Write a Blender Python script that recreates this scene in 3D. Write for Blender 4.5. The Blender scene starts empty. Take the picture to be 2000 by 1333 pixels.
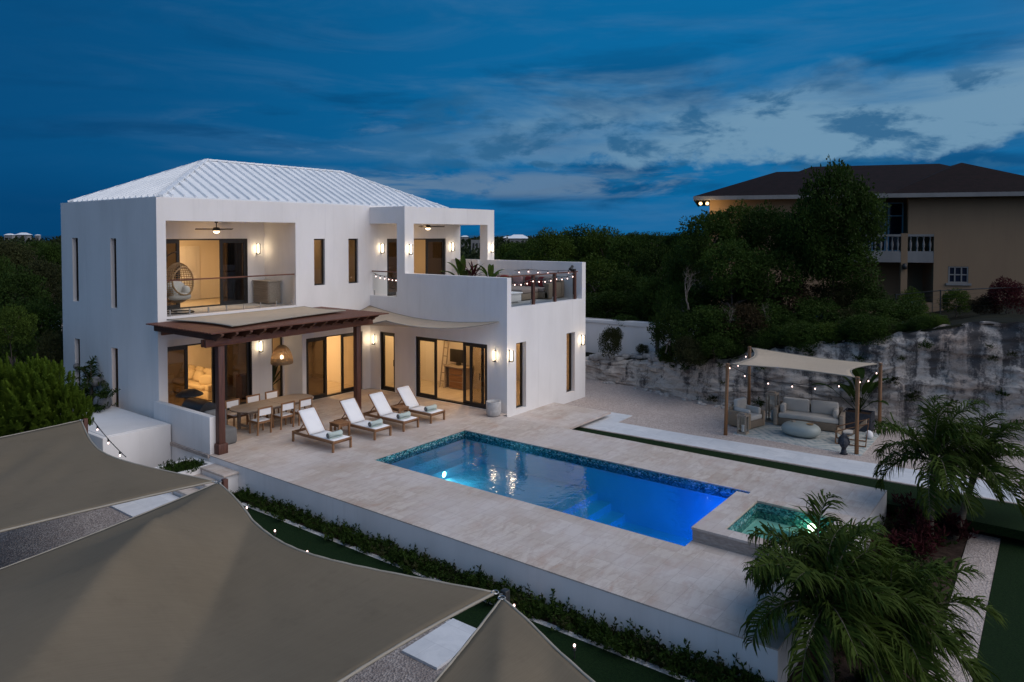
import bpy, math, random
from mathutils import Vector, Matrix, noise as mnoise
R = math.radians
rng = random.Random(11)
scene = bpy.context.scene
col = scene.collection
# ------------------------------------------------------------------ camera
F_PX, YAW, PIT, CY = 1407.0, 2.22218697, -0.0290563646, 500.74
CAM = Vector((0.0, 0.0, 6.4))
FW = Vector((math.cos(YAW)*math.cos(PIT), math.sin(YAW)*math.cos(PIT), math.sin(PIT)))
RT = Vector((math.sin(YAW), -math.cos(YAW), 0))
UP = RT.cross(FW)
cd = bpy.data.cameras.new("camera"); cam = bpy.data.objects.new("camera", cd); col.objects.link(cam)
cd.sensor_width = 36; cd.lens = F_PX/2000*36; cd.shift_y = -(666.5-CY)/2000
cd.clip_start = 0.1; cd.clip_end = 20000
cam.matrix_world = Matrix((RT, UP, -FW)).transposed().to_4x4()
cam.location = CAM
scene.camera = cam
# survey helpers: where the sight line through a photo point meets a known plane of the site
def ray(x, y): return FW + RT*((x-1000)/F_PX) - UP*((y-CY)/F_PX)
def onz(x, y, z=0.0): d = ray(x, y); return CAM + d*((z-CAM.z)/d.z)
def onx(x, y, X): d = ray(x, y); return CAM + d*((X-CAM.x)/d.x)
def ony(x, y, Y): d = ray(x, y); return CAM + d*((Y-CAM.y)/d.y)
def atd(x, y, depth): return CAM + ray(x, y)*depth
# ------------------------------------------------------------------ mesh builder
class MB:
    def __init__(s): s.v = []; s.f = []; s.m = []; s.cm = 0
    def _add(s, vs, fs):
        b = len(s.v); s.v += [tuple(p) for p in vs]
        s.f += [tuple(b+i for i in f) for f in fs]; s.m += [s.cm]*len(fs)
    def quad(s, a, b, c, d): s._add((a, b, c, d), [(0, 1, 2, 3)])
    def poly(s, pts): s._add(pts, [tuple(range(len(pts)))])
    def box(s, x0, x1, y0, y1, z0, z1, M=None):
        vs = [Vector((x, y, z)) for x in (x0, x1) for y in (y0, y1) for z in (z0, z1)]
        if M is not None: vs = [M @ v for v in vs]
        s._add(vs, [(0, 1, 3, 2), (4, 6, 7, 5), (0, 4, 5, 1), (2, 3, 7, 6), (0, 2, 6, 4), (1, 5, 7, 3)]); return s
    def cbox(s, c, sz, M=None):
        return s.box(c[0]-sz[0]/2, c[0]+sz[0]/2, c[1]-sz[1]/2, c[1]+sz[1]/2, c[2]-sz[2]/2, c[2]+sz[2]/2, M)
    def bar(s, a, b, w, h=None, up=(0, 0, 1)):
        a = Vector(a); b = Vector(b); h = h or w; d = (b-a); L = d.length; d.normalize()
        u = Vector(up)
        if abs(d.dot(u)) > .98: u = Vector((1, 0, 0))
        sx = d.cross(u).normalized(); uz = sx.cross(d)
        M = Matrix((d, sx, uz)).transposed().to_4x4(); M.translation = a
        return s.box(0, L, -w/2, w/2, -h/2, h/2, M)
    def tube(s, pts, r, n=8, cap=True):
        pts = [Vector(p) for p in pts]; k = len(pts)
        rr = r if isinstance(r, (list, tuple)) else [r]*k
        rings = []; ref = None
        for i, p in enumerate(pts):
            d = (pts[min(i+1, k-1)]-pts[max(i-1, 0)])
            d = d.normalized() if d.length > 1e-9 else Vector((0, 0, 1))
            if ref is None: ref = Vector((1, 0, 0)) if abs(d.x) < .9 else Vector((0, 1, 0))
            a = d.cross(ref)
            if a.length < 1e-6: a = d.orthogonal()
            a.normalize(); b = d.cross(a).normalized(); ref = b.cross(d)
            rings.append([p+(a*math.cos(t)+b*math.sin(t))*rr[i] for t in (2*math.pi*j/n for j in range(n))])
        vs = [q for ring in rings for q in ring]
        fs = [(i*n+j, i*n+(j+1) % n, (i+1)*n+(j+1) % n, (i+1)*n+j) for i in range(k-1) for j in range(n)]
        if cap: fs += [tuple(range(n-1, -1, -1)), tuple(range((k-1)*n, k*n))]
        s._add(vs, fs); return s
    def cyl(s, a, b, r0, r1=None, n=12): return s.tube([a, b], [r0, r0 if r1 is None else r1], n)
    def lathe(s, prof, c=(0, 0, 0), n=20, M=None):
        c = Vector(c); vs = []; k = len(prof)
        for r, z in prof:
            for j in range(n):
                t = 2*math.pi*j/n; p = Vector((r*math.cos(t), r*math.sin(t), z))
                vs.append((M @ p if M is not None else p)+c)
        s._add(vs, [(i*n+j, i*n+(j+1) % n, (i+1)*n+(j+1) % n, (i+1)*n+j) for i in range(k-1) for j in range(n)]); return s
    def ell(s, c, r, n=14, k=9, M=None, pw=1.0):
        c = Vector(c); prof = []
        vs = []
        for i in range(k+1):
            ph = -math.pi/2+math.pi*i/k
            for j in range(n):
                t = 2*math.pi*j/n
                f = lambda q: math.copysign(abs(q)**pw, q)
                p = Vector((r[0]*f(math.cos(ph))*f(math.cos(t)), r[1]*f(math.cos(ph))*f(math.sin(t)), r[2]*f(math.sin(ph))))
                vs.append((M @ p if M is not None else p)+c)
        s._add(vs, [(i*n+j, i*n+(j+1) % n, (i+1)*n+(j+1) % n, (i+1)*n+j) for i in range(k) for j in range(n)]); return s
    def grid(s, fn, nu, nv, close=False):
        vs = [fn(i/nu, j/nv) for i in range(nu+1) for j in range(nv+1)]; w = nv+1
        s._add(vs, [(i*w+j, (i+1)*w+j, (i+1)*w+j+1, i*w+j+1) for i in range(nu) for j in range(nv)]); return s
    def prism(s, poly, z0, z1):
        n = len(poly); vs = [(x, y, z0) for x, y in poly]+[(x, y, z1) for x, y in poly]
        s._add(vs, [tuple(range(n-1, -1, -1)), tuple(range(n, 2*n))]+[(i, (i+1) % n, n+(i+1) % n, n+i) for i in range(n)]); return s
    def panel(s, axis, c0, c1, u0, u1, v0, v1, holes=()):
        """slab with rectangular openings; only outside faces are made"""
        us = sorted({u0, u1, *[min(max(h[i], u0), u1) for h in holes for i in (0, 1)]})
        vs_ = sorted({v0, v1, *[min(max(h[i], v0), v1) for h in holes for i in (2, 3)]})
        nu, nv = len(us)-1, len(vs_)-1
        full = lambda i, j: 0 <= i < nu and 0 <= j < nv and not any(h[0] < (us[i]+us[i+1])/2 < h[1] and h[2] < (vs_[j]+vs_[j+1])/2 < h[3] for h in holes)
        def P(c, u, v): return (c, u, v) if axis == 'x' else (u, c, v) if axis == 'y' else (u, v, c)
        for i in range(nu):
            for j in range(nv):
                if not full(i, j): continue
                a, b, c, d = us[i], us[i+1], vs_[j], vs_[j+1]
                s.quad(P(c0, a, c), P(c0, a, d), P(c0, b, d), P(c0, b, c)); s.quad(P(c1, a, c), P(c1, b, c), P(c1, b, d), P(c1, a, d))
                if not full(i-1, j): s.quad(P(c0, a, c), P(c1, a, c), P(c1, a, d), P(c0, a, d))
                if not full(i+1, j): s.quad(P(c0, b, c), P(c0, b, d), P(c1, b, d), P(c1, b, c))
                if not full(i, j-1): s.quad(P(c0, a, c), P(c0, b, c), P(c1, b, c), P(c1, a, c))
                if not full(i, j+1): s.quad(P(c0, a, d), P(c1, a, d), P(c1, b, d), P(c0, b, d))
        return s
    def build(s, name, mat, parent=None, smooth=False, bevel=0, seg=2, weld=False, subsurf=0, solid=0, inv=True):
        me = bpy.data.meshes.new(name); me.from_pydata(s.v, [], s.f)
        mats = mat if isinstance(mat, (list, tuple)) else [mat]
        for m in mats: me.materials.append(m)
        if len(mats) > 1: me.polygons.foreach_set("material_index", s.m)
        if weld or bevel:
            import bmesh
            bm = bmesh.new(); bm.from_mesh(me); bmesh.ops.remove_doubles(bm, verts=bm.verts, dist=1e-5)
            bmesh.ops.recalc_face_normals(bm, faces=bm.faces); bm.to_mesh(me); bm.free()
        if smooth: me.polygons.foreach_set("use_smooth", [True]*len(me.polygons))
        me.update()
        o = bpy.data.objects.new(name, me); col.objects.link(o)
        if solid:
            md = o.modifiers.new("thickness", 'SOLIDIFY'); md.thickness = solid; md.offset = 0
        if bevel:
            md = o.modifiers.new("bevel", 'BEVEL'); md.width = bevel; md.segments = seg; md.limit_method = 'ANGLE'
            if seg > 1: 
                me.polygons.foreach_set("use_smooth", [True]*len(me.polygons)); md.harden_normals = False
        if subsurf:
            md = o.modifiers.new("sub", 'SUBSURF'); md.levels = md.render_levels = subsurf
        if parent is not None:
            o.parent = parent
            if inv: o.matrix_parent_inverse = base_matrix(parent).inverted()
        return o
def base_matrix(o):
    M = Matrix.Translation(o.location) @ o.rotation_euler.to_matrix().to_4x4() @ Matrix.Diagonal((*o.scale, 1))
    return (base_matrix(o.parent) @ o.matrix_parent_inverse @ M) if o.parent else M
def tag(o, label=None, cat=None, group=None, kind=None):
    if label: o['label'] = label
    if cat: o['category'] = cat
    if group: o['group'] = group
    if kind: o['kind'] = kind
    return o
def thing(name, label, cat, loc=(0, 0, 0), rz=0, group=None):
    o = bpy.data.objects.new(name, None); col.objects.link(o); o.empty_display_size = .2
    o.location = loc; o.rotation_euler = (0, 0, rz); return tag(o, label, cat, group)
def at(root, loc, rz=0, sc=1):
    root.location = loc; root.rotation_euler = (0, 0, rz); root.scale = (sc, sc, sc) if not isinstance(sc, tuple) else sc; return root
def dup(root, loc=None, rz=0, label=None, sc=1):
    kids = {}
    for o in bpy.data.objects:
        if o.parent: kids.setdefault(o.parent.name, []).append(o)
    def rec(o, par):
        c = o.copy(); col.objects.link(c)
        if par is not None: c.parent = par
        for k in kids.get(o.name, []): rec(k, c)
        return c
    r = rec(root, None)
    if loc is not None: at(r, loc, rz, sc)
    if label: r['label'] = label
    return r
def struct(o): o['kind'] = 'structure'; return o
def light(kind, loc, power, color, parent=None, size=.1, rot=None, **kw):
    ld = bpy.data.lights.new("lamp_glow", kind); ld.energy = power; ld.color = color
    if kind == 'AREA': ld.size = size
    elif kind != 'SUN': ld.shadow_soft_size = size
    for k, v in kw.items(): setattr(ld, k, v)
    o = bpy.data.objects.new("lamp_glow", ld); col.objects.link(o); o.location = loc
    if rot: o.rotation_euler = rot
    if parent is not None: o.parent = parent; o.matrix_parent_inverse = base_matrix(parent).inverted()
    return o
# ------------------------------------------------------------------ materials
class NT:
    def __init__(s, name):
        s.mat = bpy.data.materials.new(name); s.mat.use_nodes = True; s.t = s.mat.node_tree; s.t.nodes.clear()
        s.out = s.n('ShaderNodeOutputMaterial')
    def n(s, typ, **kw):
        nd = s.t.nodes.new(typ)
        for k, v in kw.items():
            if k == 'i':
                for kk, vv in v.items():
                    if hasattr(vv, 'is_output') or isinstance(vv, bpy.types.NodeSocket): s.t.links.new(vv, nd.inputs[kk])
                    else: nd.inputs[kk].default_value = vv
            else: setattr(nd, k, v)
        return nd
    def link(s, a, b): s.t.links.new(a, b)
    def coord(s, kind='Object', scale=(1, 1, 1), rot=(0, 0, 0)):
        tc = s.n('ShaderNodeTexCoord'); mp = s.n('ShaderNodeMapping'); mp.inputs['Scale'].default_value = scale; mp.inputs['Rotation'].default_value = rot
        s.link(tc.outputs[kind], mp.inputs['Vector']); return mp.outputs['Vector']
    def noise(s, vec, scale, detail=4, rough=.55, dist=0):
        return s.n('ShaderNodeTexNoise', i={'Vector': vec, 'Scale': scale, 'Detail': detail, 'Roughness': rough, 'Distortion': dist}).outputs['Fac']
    def ramp(s, fac, stops):
        r = s.n('ShaderNodeValToRGB', i={'Fac': fac}); e = r.color_ramp.elements
        while len(e) < len(stops): e.new(.5)
        for el, (p, c) in zip(e, stops): el.position = p; el.color = (*c, 1) if len(c) == 3 else c
        return r.outputs['Color']
    def mix(s, fac, a, b, mode='MIX'):
        m = s.n('ShaderNodeMix', data_type='RGBA', blend_type=mode)
        for sock, v in ((m.inputs[0], fac), (m.inputs[6], a), (m.inputs[7], b)):
            if isinstance(v, bpy.types.NodeSocket): s.link(v, sock)
            elif isinstance(v, (int, float)): sock.default_value = v
            else: sock.default_value = (*v, 1) if len(v) == 3 else v
        return m.outputs[2]
    def math(s, op, a, b=0.0, clamp=False):
        m = s.n('ShaderNodeMath', operation=op, use_clamp=clamp)
        for sock, v in ((m.inputs[0], a), (m.inputs[1], b)):
            if isinstance(v, bpy.types.NodeSocket): s.link(v, sock)
            else: sock.default_value = v
        return m.outputs[0]
    def bsdf(s, color, rough=.6, bump=None, bstr=.3, bdist=.02, **kw):
        p = s.n('ShaderNodeBsdfPrincipled')
        if isinstance(color, bpy.types.NodeSocket): s.link(color, p.inputs['Base Color'])
        else: p.inputs['Base Color'].default_value = (*color, 1)
        if isinstance(rough, bpy.types.NodeSocket): s.link(rough, p.inputs['Roughness'])
        else: p.inputs['Roughness'].default_value = rough
        for k, v in kw.items(): p.inputs[k.replace('_', ' ')].default_value = v
        if bump is not None:
            b = s.n('ShaderNodeBump', i={'Height': bump, 'Strength': bstr, 'Distance': bdist}); s.link(b.outputs['Normal'], p.inputs['Normal'])
        s.link(p.outputs['BSDF'], s.out.inputs['Surface']); return s.mat
def pm(name, c1, c2, scale=6, rough=.7, bstr=.2, bdist=.01, stretch=(1, 1, 1), detail=5, lo=.35, hi=.65, bscale=None, **kw):
    t = NT(name); v = t.coord('Object', stretch)
    n = t.noise(v, scale, detail); c = t.ramp(n, [(lo, c1), (hi, c2)])
    b = t.noise(v, bscale or scale*4, 4)
    if rough > .85: kw.setdefault('Specular_IOR_Level', .15)
    return t.bsdf(c, rough, b, bstr, bdist, **kw)
def emit(name, c, s):
    t = NT(name); e = t.n('ShaderNodeEmission', i={'Color': (*c, 1), 'Strength': s}); t.link(e.outputs[0], t.out.inputs['Surface']); return t.mat
def glassy(name, tint, rough=.02, ior=1.45, bump=None):
    t = NT(name); tr = t.n('ShaderNodeBsdfTransparent', i={'Color': (*tint, 1)}); gl = t.n('ShaderNodeBsdfGlossy', i={'Roughness': rough, 'Color': (1, 1, 1, 1)})
    fr = t.n('ShaderNodeFresnel', i={'IOR': ior}); mx = t.n('ShaderNodeMixShader')
    if bump:
        b = t.n('ShaderNodeBump', i={'Height': bump(t), 'Strength': .45, 'Distance': .02})
        t.link(b.outputs['Normal'], gl.inputs['Normal']); t.link(b.outputs['Normal'], fr.inputs['Normal'])
    t.link(fr.outputs[0], mx.inputs[0]); t.link(tr.outputs[0], mx.inputs[1]); t.link(gl.outputs[0], mx.inputs[2]); t.link(mx.outputs[0], t.out.inputs['Surface'])
    return t.mat
M = {}
def stucco(name, c, dirt):
    t = NT(name); v = t.coord('Object'); big = t.noise(t.coord('Object', (1, 1, .35)), .9, 6, .6); fine = t.noise(v, 55, 3)
    cc = t.mix(t.ramp(big, [(.42, (0, 0, 0)), (.72, (.45,)*3)]), c, dirt); stk = t.noise(t.coord('Object', (3.2, 3.2, .09)), 1.6, 7, .65); cc = t.mix(t.ramp(stk, [(.55, (0, 0, 0)), (.78, (.24,)*3)]), cc, tuple(x*.8 for x in dirt))
    return t.bsdf(cc, .85, fine, .25, .006)
M['stucco'] = stucco('white_stucco', (.82, .80, .79), (.64, .62, .60))
M['int'] = stucco('interior_paint', (.80, .74, .66), (.76, .69, .6))
M['peach'] = stucco('peach_stucco', (.275, .185, .11), (.22, .145, .09))
M['grey_trim'] = stucco('weathered_white_trim', (.24, .235, .23), (.13, .13, .13))
M['roof_metal'] = pm('white_roof_metal', (.82, .84, .86), (.74, .77, .8), 1.2, .38, .05)
M['black'] = pm('black_aluminium', (.012, .011, .011), (.02, .018, .017), 8, .4, .05)
M['dark'] = pm('dark_metal', (.02, .02, .022), (.035, .034, .034), 14, .45, .05)
M['steel'] = pm('brushed_steel', (.55, .55, .55), (.45, .45, .45), 20, .3, .05, Metallic=.9)
def wood(name, c1, c2, axis=0, sc=1.0, rough=.55):
    st = [14*sc]*3; st[axis] = 1.2*sc
    return pm(name, c1, c2, 1.5, rough, .25, .004, tuple(st), 6, .3, .7)
M['per'] = wood('dark_stained_wood', (.065, .022, .011), (.14, .058, .032), 0)
M['pery'] = wood('dark_stained_wood_long', (.085, .026, .014), (.18, .066, .036), 1)
M['perz'] = wood('dark_stained_wood_post', (.06, .022, .014), (.13, .05, .034), 2)
M['teak'] = wood('teak_wood', (.17, .078, .032), (.29, .145, .066), 0)
M['teakz'] = wood('teak_wood_post', (.20, .10, .045), (.32, .17, .08), 2)
M['oldteak'] = wood('weathered_teak', (.20, .155, .12), (.34, .27, .21), 1)
M['ash'] = wood('pale_grey_wood', (.26, .21, .165), (.4, .33, .26), 0)
M['floorwood'] = wood('pale_floor_tile', (.5, .42, .32), (.62, .54, .43), 1, .3, .4)
def fabric(name, c1, c2, sc=160, rough=.95, transl=0):
    t = NT(name); v = t.coord('Object'); w1 = t.noise(v, 2.2, 4); fine = t.noise(v, sc, 2)
    cc = t.ramp(w1, [(.3, c1), (.7, c2)])
    t.bsdf(cc, rough, fine, .3, .004)
    if transl:
        p = t.out.inputs['Surface'].links[0].from_socket
        tl = t.n('ShaderNodeBsdfTranslucent'); t.link(cc, tl.inputs['Color']); mx = t.n('ShaderNodeMixShader', i={0: transl}); t.link(p, mx.inputs[1]); t.link(tl.outputs[0], mx.inputs[2]); t.link(mx.outputs[0], t.out.inputs['Surface'])
    return t.mat
M['sling'] = fabric('white_sling', (.78, .78, .79), (.84, .84, .85))
M['cush'] = fabric('cream_cushion', (.5, .47, .43), (.58, .55, .5))
M['linen'] = fabric('warm_linen', (.55, .44, .28), (.62, .5, .33))
M['taupe'] = fabric('taupe_fabric', (.25, .2, .18), (.32, .26, .23))
M['red'] = fabric('red_fabric', (.16, .015, .02), (.22, .025, .03))
M['mauve'] = fabric('mauve_fabric', (.3, .18, .19), (.38, .25, .25))
M['towel'] = fabric('pale_green_towel', (.42, .5, .47), (.5, .58, .54), 240)
M['greycover'] = fabric('grey_cover', (.12, .12, .12), (.18, .18, .18))
def canvas(name, c1, c2, transl=.2):
    t = NT(name); v = t.coord('Object'); big = t.noise(v, .5, 5, .6); wave = t.noise(t.coord('Object', (1, 7, 1), (0, 0, .6)), 1.1, 3); fine = t.noise(v, 220, 2)
    cc = t.mix(t.ramp(wave, [(.35, (0, 0, 0)), (.75, (.16, .16, .16))]), t.ramp(big, [(.3, c1), (.7, c2)]), tuple(x*.82 for x in c1))
    wv = t.noise(t.coord('Object', (90, 2, 2), (0, 0, .62)), 1.0, 2); cc = t.mix(t.ramp(wv, [(.4, (0, 0, 0)), (.62, (.22,)*3)]), cc, tuple(x*.7 for x in c1)); stain = t.noise(v, 1.7, 7, .7); cc = t.mix(t.ramp(stain, [(.56, (0, 0, 0)), (.72, (.3,)*3)]), cc, tuple(x*.6 for x in c1))
    t.bsdf(cc, .9, t.math('ADD', fine, t.math('MULTIPLY', wv, .8)), .3, .006, Specular_IOR_Level=.2)
    p = t.out.inputs['Surface'].links[0].from_socket
    tl = t.n('ShaderNodeBsdfTranslucent'); t.link(cc, tl.inputs['Color']); mx = t.n('ShaderNodeMixShader', i={0: transl}); t.link(p, mx.inputs[1]); t.link(tl.outputs[0], mx.inputs[2]); t.link(mx.outputs[0], t.out.inputs['Surface'])
    return t.mat
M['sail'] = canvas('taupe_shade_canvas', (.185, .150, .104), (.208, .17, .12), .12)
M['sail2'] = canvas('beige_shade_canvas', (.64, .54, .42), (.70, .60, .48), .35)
M['seam'] = fabric('canvas_hem', (.3, .27, .22), (.34, .31, .26))
def wicker(name, c1, c2, sc=30):
    t = NT(name); v = t.coord('Object', (sc, sc, sc*2.2)); ch = t.n('ShaderNodeTexWave', i={'Vector': v, 'Scale': 1.0, 'Distortion': 2.0, 'Detail': 1.0}).outputs['Fac']
    n = t.noise(t.coord('Object'), 40, 3)
    return t.bsdf(t.mix(n, c1, c2), .65, ch, .7, .01)
M['wicker'] = wicker('grey_wicker', (.16, .12, .085), (.3, .24, .18))
M['rattan'] = wicker('honey_rattan', (.3, .18, .085), (.46, .3, .15))
M['tanwick'] = wicker('tan_wicker', (.28, .2, .13), (.42, .32, .22))
M['concrete'] = pm('pale_concrete', (.42, .41, .4), (.52, .51, .5), 8, .8, .15)
M['blackbowl'] = pm('charcoal_stone', (.02, .024, .035), (.05, .055, .07), 12, .7, .5, .02)
M['glass'] = glassy('clear_glass', (.93, .96, .95))
M['tint'] = glassy('tinted_glass', (.62, .58, .52))
M['darktint'] = glassy('dark_glass', (.10, .085, .075))
M['bulb'] = emit('warm_bulb', (1, .68, .62), 4.5)
M['sconce'] = emit('lit_opal_glass', (1, .82, .56), 7)
M['downlight'] = emit('lit_ceiling_lens', (1, .72, .4), 12)
M['fanlens'] = emit('lit_fan_lens', (1, .72, .42), 7)
M['flood'] = emit('lit_flood_lens', (1, .62, .25), 6)
M['poolw'] = emit('lit_pool_lens', (.9, 1, 1), 40)
M['poolb'] = emit('lit_blue_pool_lens', (.02, .2, 1), 6)
M['spag'] = emit('lit_spa_lens', (.95, 1, .7), 10)
WARM = (1, .60, .25)
# ---- ground surfaces
def travertine():
    t = NT('travertine_paving'); v = t.coord('Object', (1, 1, 1), (0, 0, R(90)))
    br = t.n('ShaderNodeTexBrick', i={'Vector': v, 'Color1': (.30, .30, .30, 1), 'Color2': (.7, .7, .7, 1), 'Mortar': (.0, .0, .0, 1), 'Scale': 1.0, 'Mortar Size': .004, 'Mortar Smooth': .3, 'Bias': 0.0, 'Brick Width': .61, 'Row Height': .405}, offset=.37, squash=.66, squash_frequency=2)
    b2 = t.n('ShaderNodeTexBrick', i={'Vector': v, 'Color1': (0, 0, 0, 1), 'Color2': (1, 1, 1, 1), 'Mortar': (.5, .5, .5, 1), 'Scale': 1.0, 'Mortar Size': .0, 'Brick Width': .61, 'Row Height': .405}, offset=.37, squash=.66, squash_frequency=2)
    st = t.coord('Object', (2.6, 1.0, 1)); vein = t.noise(st, 2.4, 8, .68, .8)
    st2 = t.coord('Object', (3.4, 1.2, 1)); rust = t.noise(st2, 1.0, 7, .66, .4); pit = t.noise(t.coord('Object', (1.8, 1, 1)), 14, 4, .7)
    c = t.mix(b2.outputs['Color'], (.475, .395, .33), (.585, .515, .455))
    c = t.mix(t.ramp(vein, [(.46, (0, 0, 0)), (.63, (.75, .75, .75))]), c, (.40, .31, .26))
    c = t.mix(t.ramp(rust, [(.53, (0, 0, 0)), (.65, (.62, .62, .62))]), c, (.42, .285, .22))
    c = t.mix(t.ramp(pit, [(.60, (0, 0, 0)), (.72, (.6, .6, .6))]), c, (.27, .21, .185))
    c = t.mix(t.ramp(t.noise(t.coord('Object', (1, 1, 1)), .5, 3), [(.4, (0, 0, 0)), (.7, (.6, .6, .6))]), c, (.63, .585, .575))
    c = t.mix(t.math('MULTIPLY', br.outputs['Fac'], .55), c, (.24, .19, .165))
    return t.bsdf(c, .62, t.math('SUBTRACT', pit, t.math('MULTIPLY', br.outputs['Fac'], .8)), .35, .006)
M['trav'] = travertine()
M['travedge'] = pm('travertine_edge', (.30, .25, .22), (.46, .39, .35), 7, .75, .4, .01, (1, 1, 3))
def marble():
    t = NT('pale_marble_paving'); v = t.coord('Object'); br = t.n('ShaderNodeTexBrick', i={'Vector': v, 'Color1': (0, 0, 0, 1), 'Color2': (1, 1, 1, 1), 'Mortar': (.3, .3, .3, 1), 'Scale': 1.0, 'Mortar Size': .004, 'Brick Width': .9, 'Row Height': .6}, offset=.5)
    n = t.noise(v, 2.0, 8, .65, 1.2)
    c = t.mix(t.ramp(n, [(.42, (0, 0, 0)), (.7, (.7, .7, .7))]), t.mix(br.outputs['Color'], (.62, .64, .67), (.72, .73, .75)), (.5, .52, .55))
    c = t.mix(t.math('MULTIPLY', br.outputs['Fac'], .5), c, (.35, .36, .38))
    return t.bsdf(c, .45, br.outputs['Fac'], -.2, .004)
M['marble'] = marble()
def gravel(name, a, b, c_):
    t = NT(name); v = t.coord('Object'); vo = t.n('ShaderNodeTexVoronoi', i={'Vector': v, 'Scale': 26.0}); n = t.noise(v, 1.4, 6, .65); n2 = t.noise(v, 9, 5, .7)
    c = t.mix(t.ramp(vo.outputs['Color'], [(.2, (0, 0, 0)), (.8, (1, 1, 1))]), a, b)
    c = t.mix(t.ramp(n, [(.45, (0, 0, 0)), (.7, (.6,)*3)]), c, c_); c = t.mix(t.ramp(n2, [(.58, (0, 0, 0)), (.7, (.5,)*3)]), c, tuple(x*.55 for x in c_))
    return t.bsdf(c, .95, vo.outputs['Distance'], .8, .03)
M['gravel'] = gravel('pink_gravel', (.36, .30, .27), (.56, .48, .44), (.40, .33, .295))
M['gravel2'] = gravel('grey_gravel', (.22, .19, .18), (.40, .36, .34), (.2, .165, .155))
M['pebble'] = gravel('white_pebble', (.5, .49, .48), (.75, .74, .73), (.42, .4, .38))
M['turf'] = pm('artificial_turf', (.003, .013, .003), (.009, .028, .006), 26, .95, .8, .02, (1, 1, 1), 6)
M['soil'] = pm('bed_soil', (.03, .018, .013), (.07, .045, .035), 9, .95, .6, .03)
M['undergrowth'] = pm('dark_undergrowth', (.004, .006, .003), (.012, .013, .006), 1.2, .95, .6, .1, (1, 1, 1), 8)
M['ground'] = pm('scrub_ground', (.007, .010, .004), (.020, .020, .010), .6, .95, .4, .1, (1, 1, 1), 8)
def rock():
    t = NT('limestone_cliff'); v = t.coord('Object', (1, 1, 1)); lay = t.coord('Object', (1.1, 1.1, 2.2)); strk = t.coord('Object', (2.1, 2.1, .10))
    a = t.noise(lay, 3.2, 10, .7, .3); b = t.noise(strk, 1.0, 8, .66, .35); c0 = t.noise(v, .55, 5); cr = t.noise(lay, 6.5, 8, .74, .9); g = t.n('ShaderNodeSeparateXYZ', i={0: v}).outputs['Z']; pit = t.noise(v, 16, 5, .7)
    c = t.ramp(a, [(.3, (.46, .405, .355)), (.5, (.57, .51, .455)), (.7, (.70, .64, .58))])
    c = t.mix(t.ramp(c0, [(.53, (0, 0, 0)), (.64, (.6,)*3)]), c, (.46, .33, .25))
    sm = t.math('ADD', t.math('ADD', b, t.math('MULTIPLY', t.math('SUBTRACT', g, 1.4), .03)), t.math('MULTIPLY', t.math('SUBTRACT', pit, .5), .30))
    c = t.mix(t.ramp(sm, [(.465, (0, 0, 0)), (.60, (.92,)*3)]), c, (.07, .067, .07))
    c = t.mix(t.ramp(cr, [(.58, (0, 0, 0)), (.66, (.72,)*3)]), c, (.09, .08, .078)); c = t.mix(t.ramp(pit, [(.58, (0, 0, 0)), (.7, (.5,)*3)]), c, (.2, .18, .17))
    return t.bsdf(c, .95, t.math('ADD', a, t.math('ADD', t.math('MULTIPLY', cr, .7), t.math('MULTIPLY', pit, .25))), 1.0, .07, Specular_IOR_Level=.1)
M['rock'] = rock()
M['stone'] = pm('pale_field_stone', (.3, .28, .27), (.5, .48, .46), 5, .9, .6, .03)
# ---- pool
M['plaster'] = pm('pool_plaster', (.55, .74, .80), (.62, .80, .86), 2, .7, .1)
def mosaic(name, sc, cols):
    t = NT(name); v = t.coord('Object', (1, 1, 1.4)); vo = t.n('ShaderNodeTexVoronoi', i={'Vector': v, 'Scale': sc}, distance='CHEBYCHEV')
    c = t.ramp(t.n('ShaderNodeSeparateColor', i={0: vo.outputs['Color']}).outputs[0], cols)
    c.node.color_ramp.interpolation = 'CONSTANT'
    return t.bsdf(c, .2, vo.outputs['Distance'], .2, .01)
M['mosaic'] = mosaic('teal_mosaic_tile', 24, [(0, (.012, .06, .075)), (.3, (.02, .16, .18)), (.55, (.07, .25, .26)), (.84, (.30, .46, .46))])
def waves(t):
    v = t.coord('Object'); return t.math('ADD', t.noise(v, 2.3, 3, .5, .6), t.math('MULTIPLY', t.noise(v, 7, 2), .35))
M['water'] = glassy('pool_water', (.13, .55, .74), .0, 1.33, waves)
M['spawater'] = glassy('spa_water', (.66, .92, .80), .0, 1.33, waves)
M['sea'] = pm('sea', (.002, .02, .05), (.004, .03, .07), .02, .3, .1)
# ---- foliage
def leafmat(name, c1, c2, tr=.25):
    t = NT(name); oi = t.n('ShaderNodeObjectInfo'); v = t.coord('Object'); n = t.noise(v, .9, 3); n2 = t.noise(v, 9, 2)
    cc = t.mix(t.ramp(n2, [(.3, (0, 0, 0)), (.7, (1, 1, 1))]), c1, c2); cc = t.mix(t.ramp(n, [(.4, (0, 0, 0)), (.68, (.55,)*3)]), cc, tuple(x*1.5 for x in c2))
    cc = t.mix(t.math('MULTIPLY', oi.outputs['Random'], .5), cc, tuple(x*.55 for x in c1))
    t.bsdf(cc, .7, Specular_IOR_Level=.12)
    p = t.out.inputs['Surface'].links[0].from_socket
    tl = t.n('ShaderNodeBsdfTranslucent'); t.link(cc, tl.inputs['Color']); mx = t.n('ShaderNodeMixShader', i={0: tr}); t.link(p, mx.inputs[1]); t.link(tl.outputs[0], mx.inputs[2]); t.link(mx.outputs[0], t.out.inputs['Surface'])
    return t.mat
M['leafdark'] = leafmat('dark_green_foliage', (.018, .038, .007), (.042, .078, .012))
M['leafmid'] = leafmat('mid_green_foliage', (.032, .062, .009), (.068, .108, .015))
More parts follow.
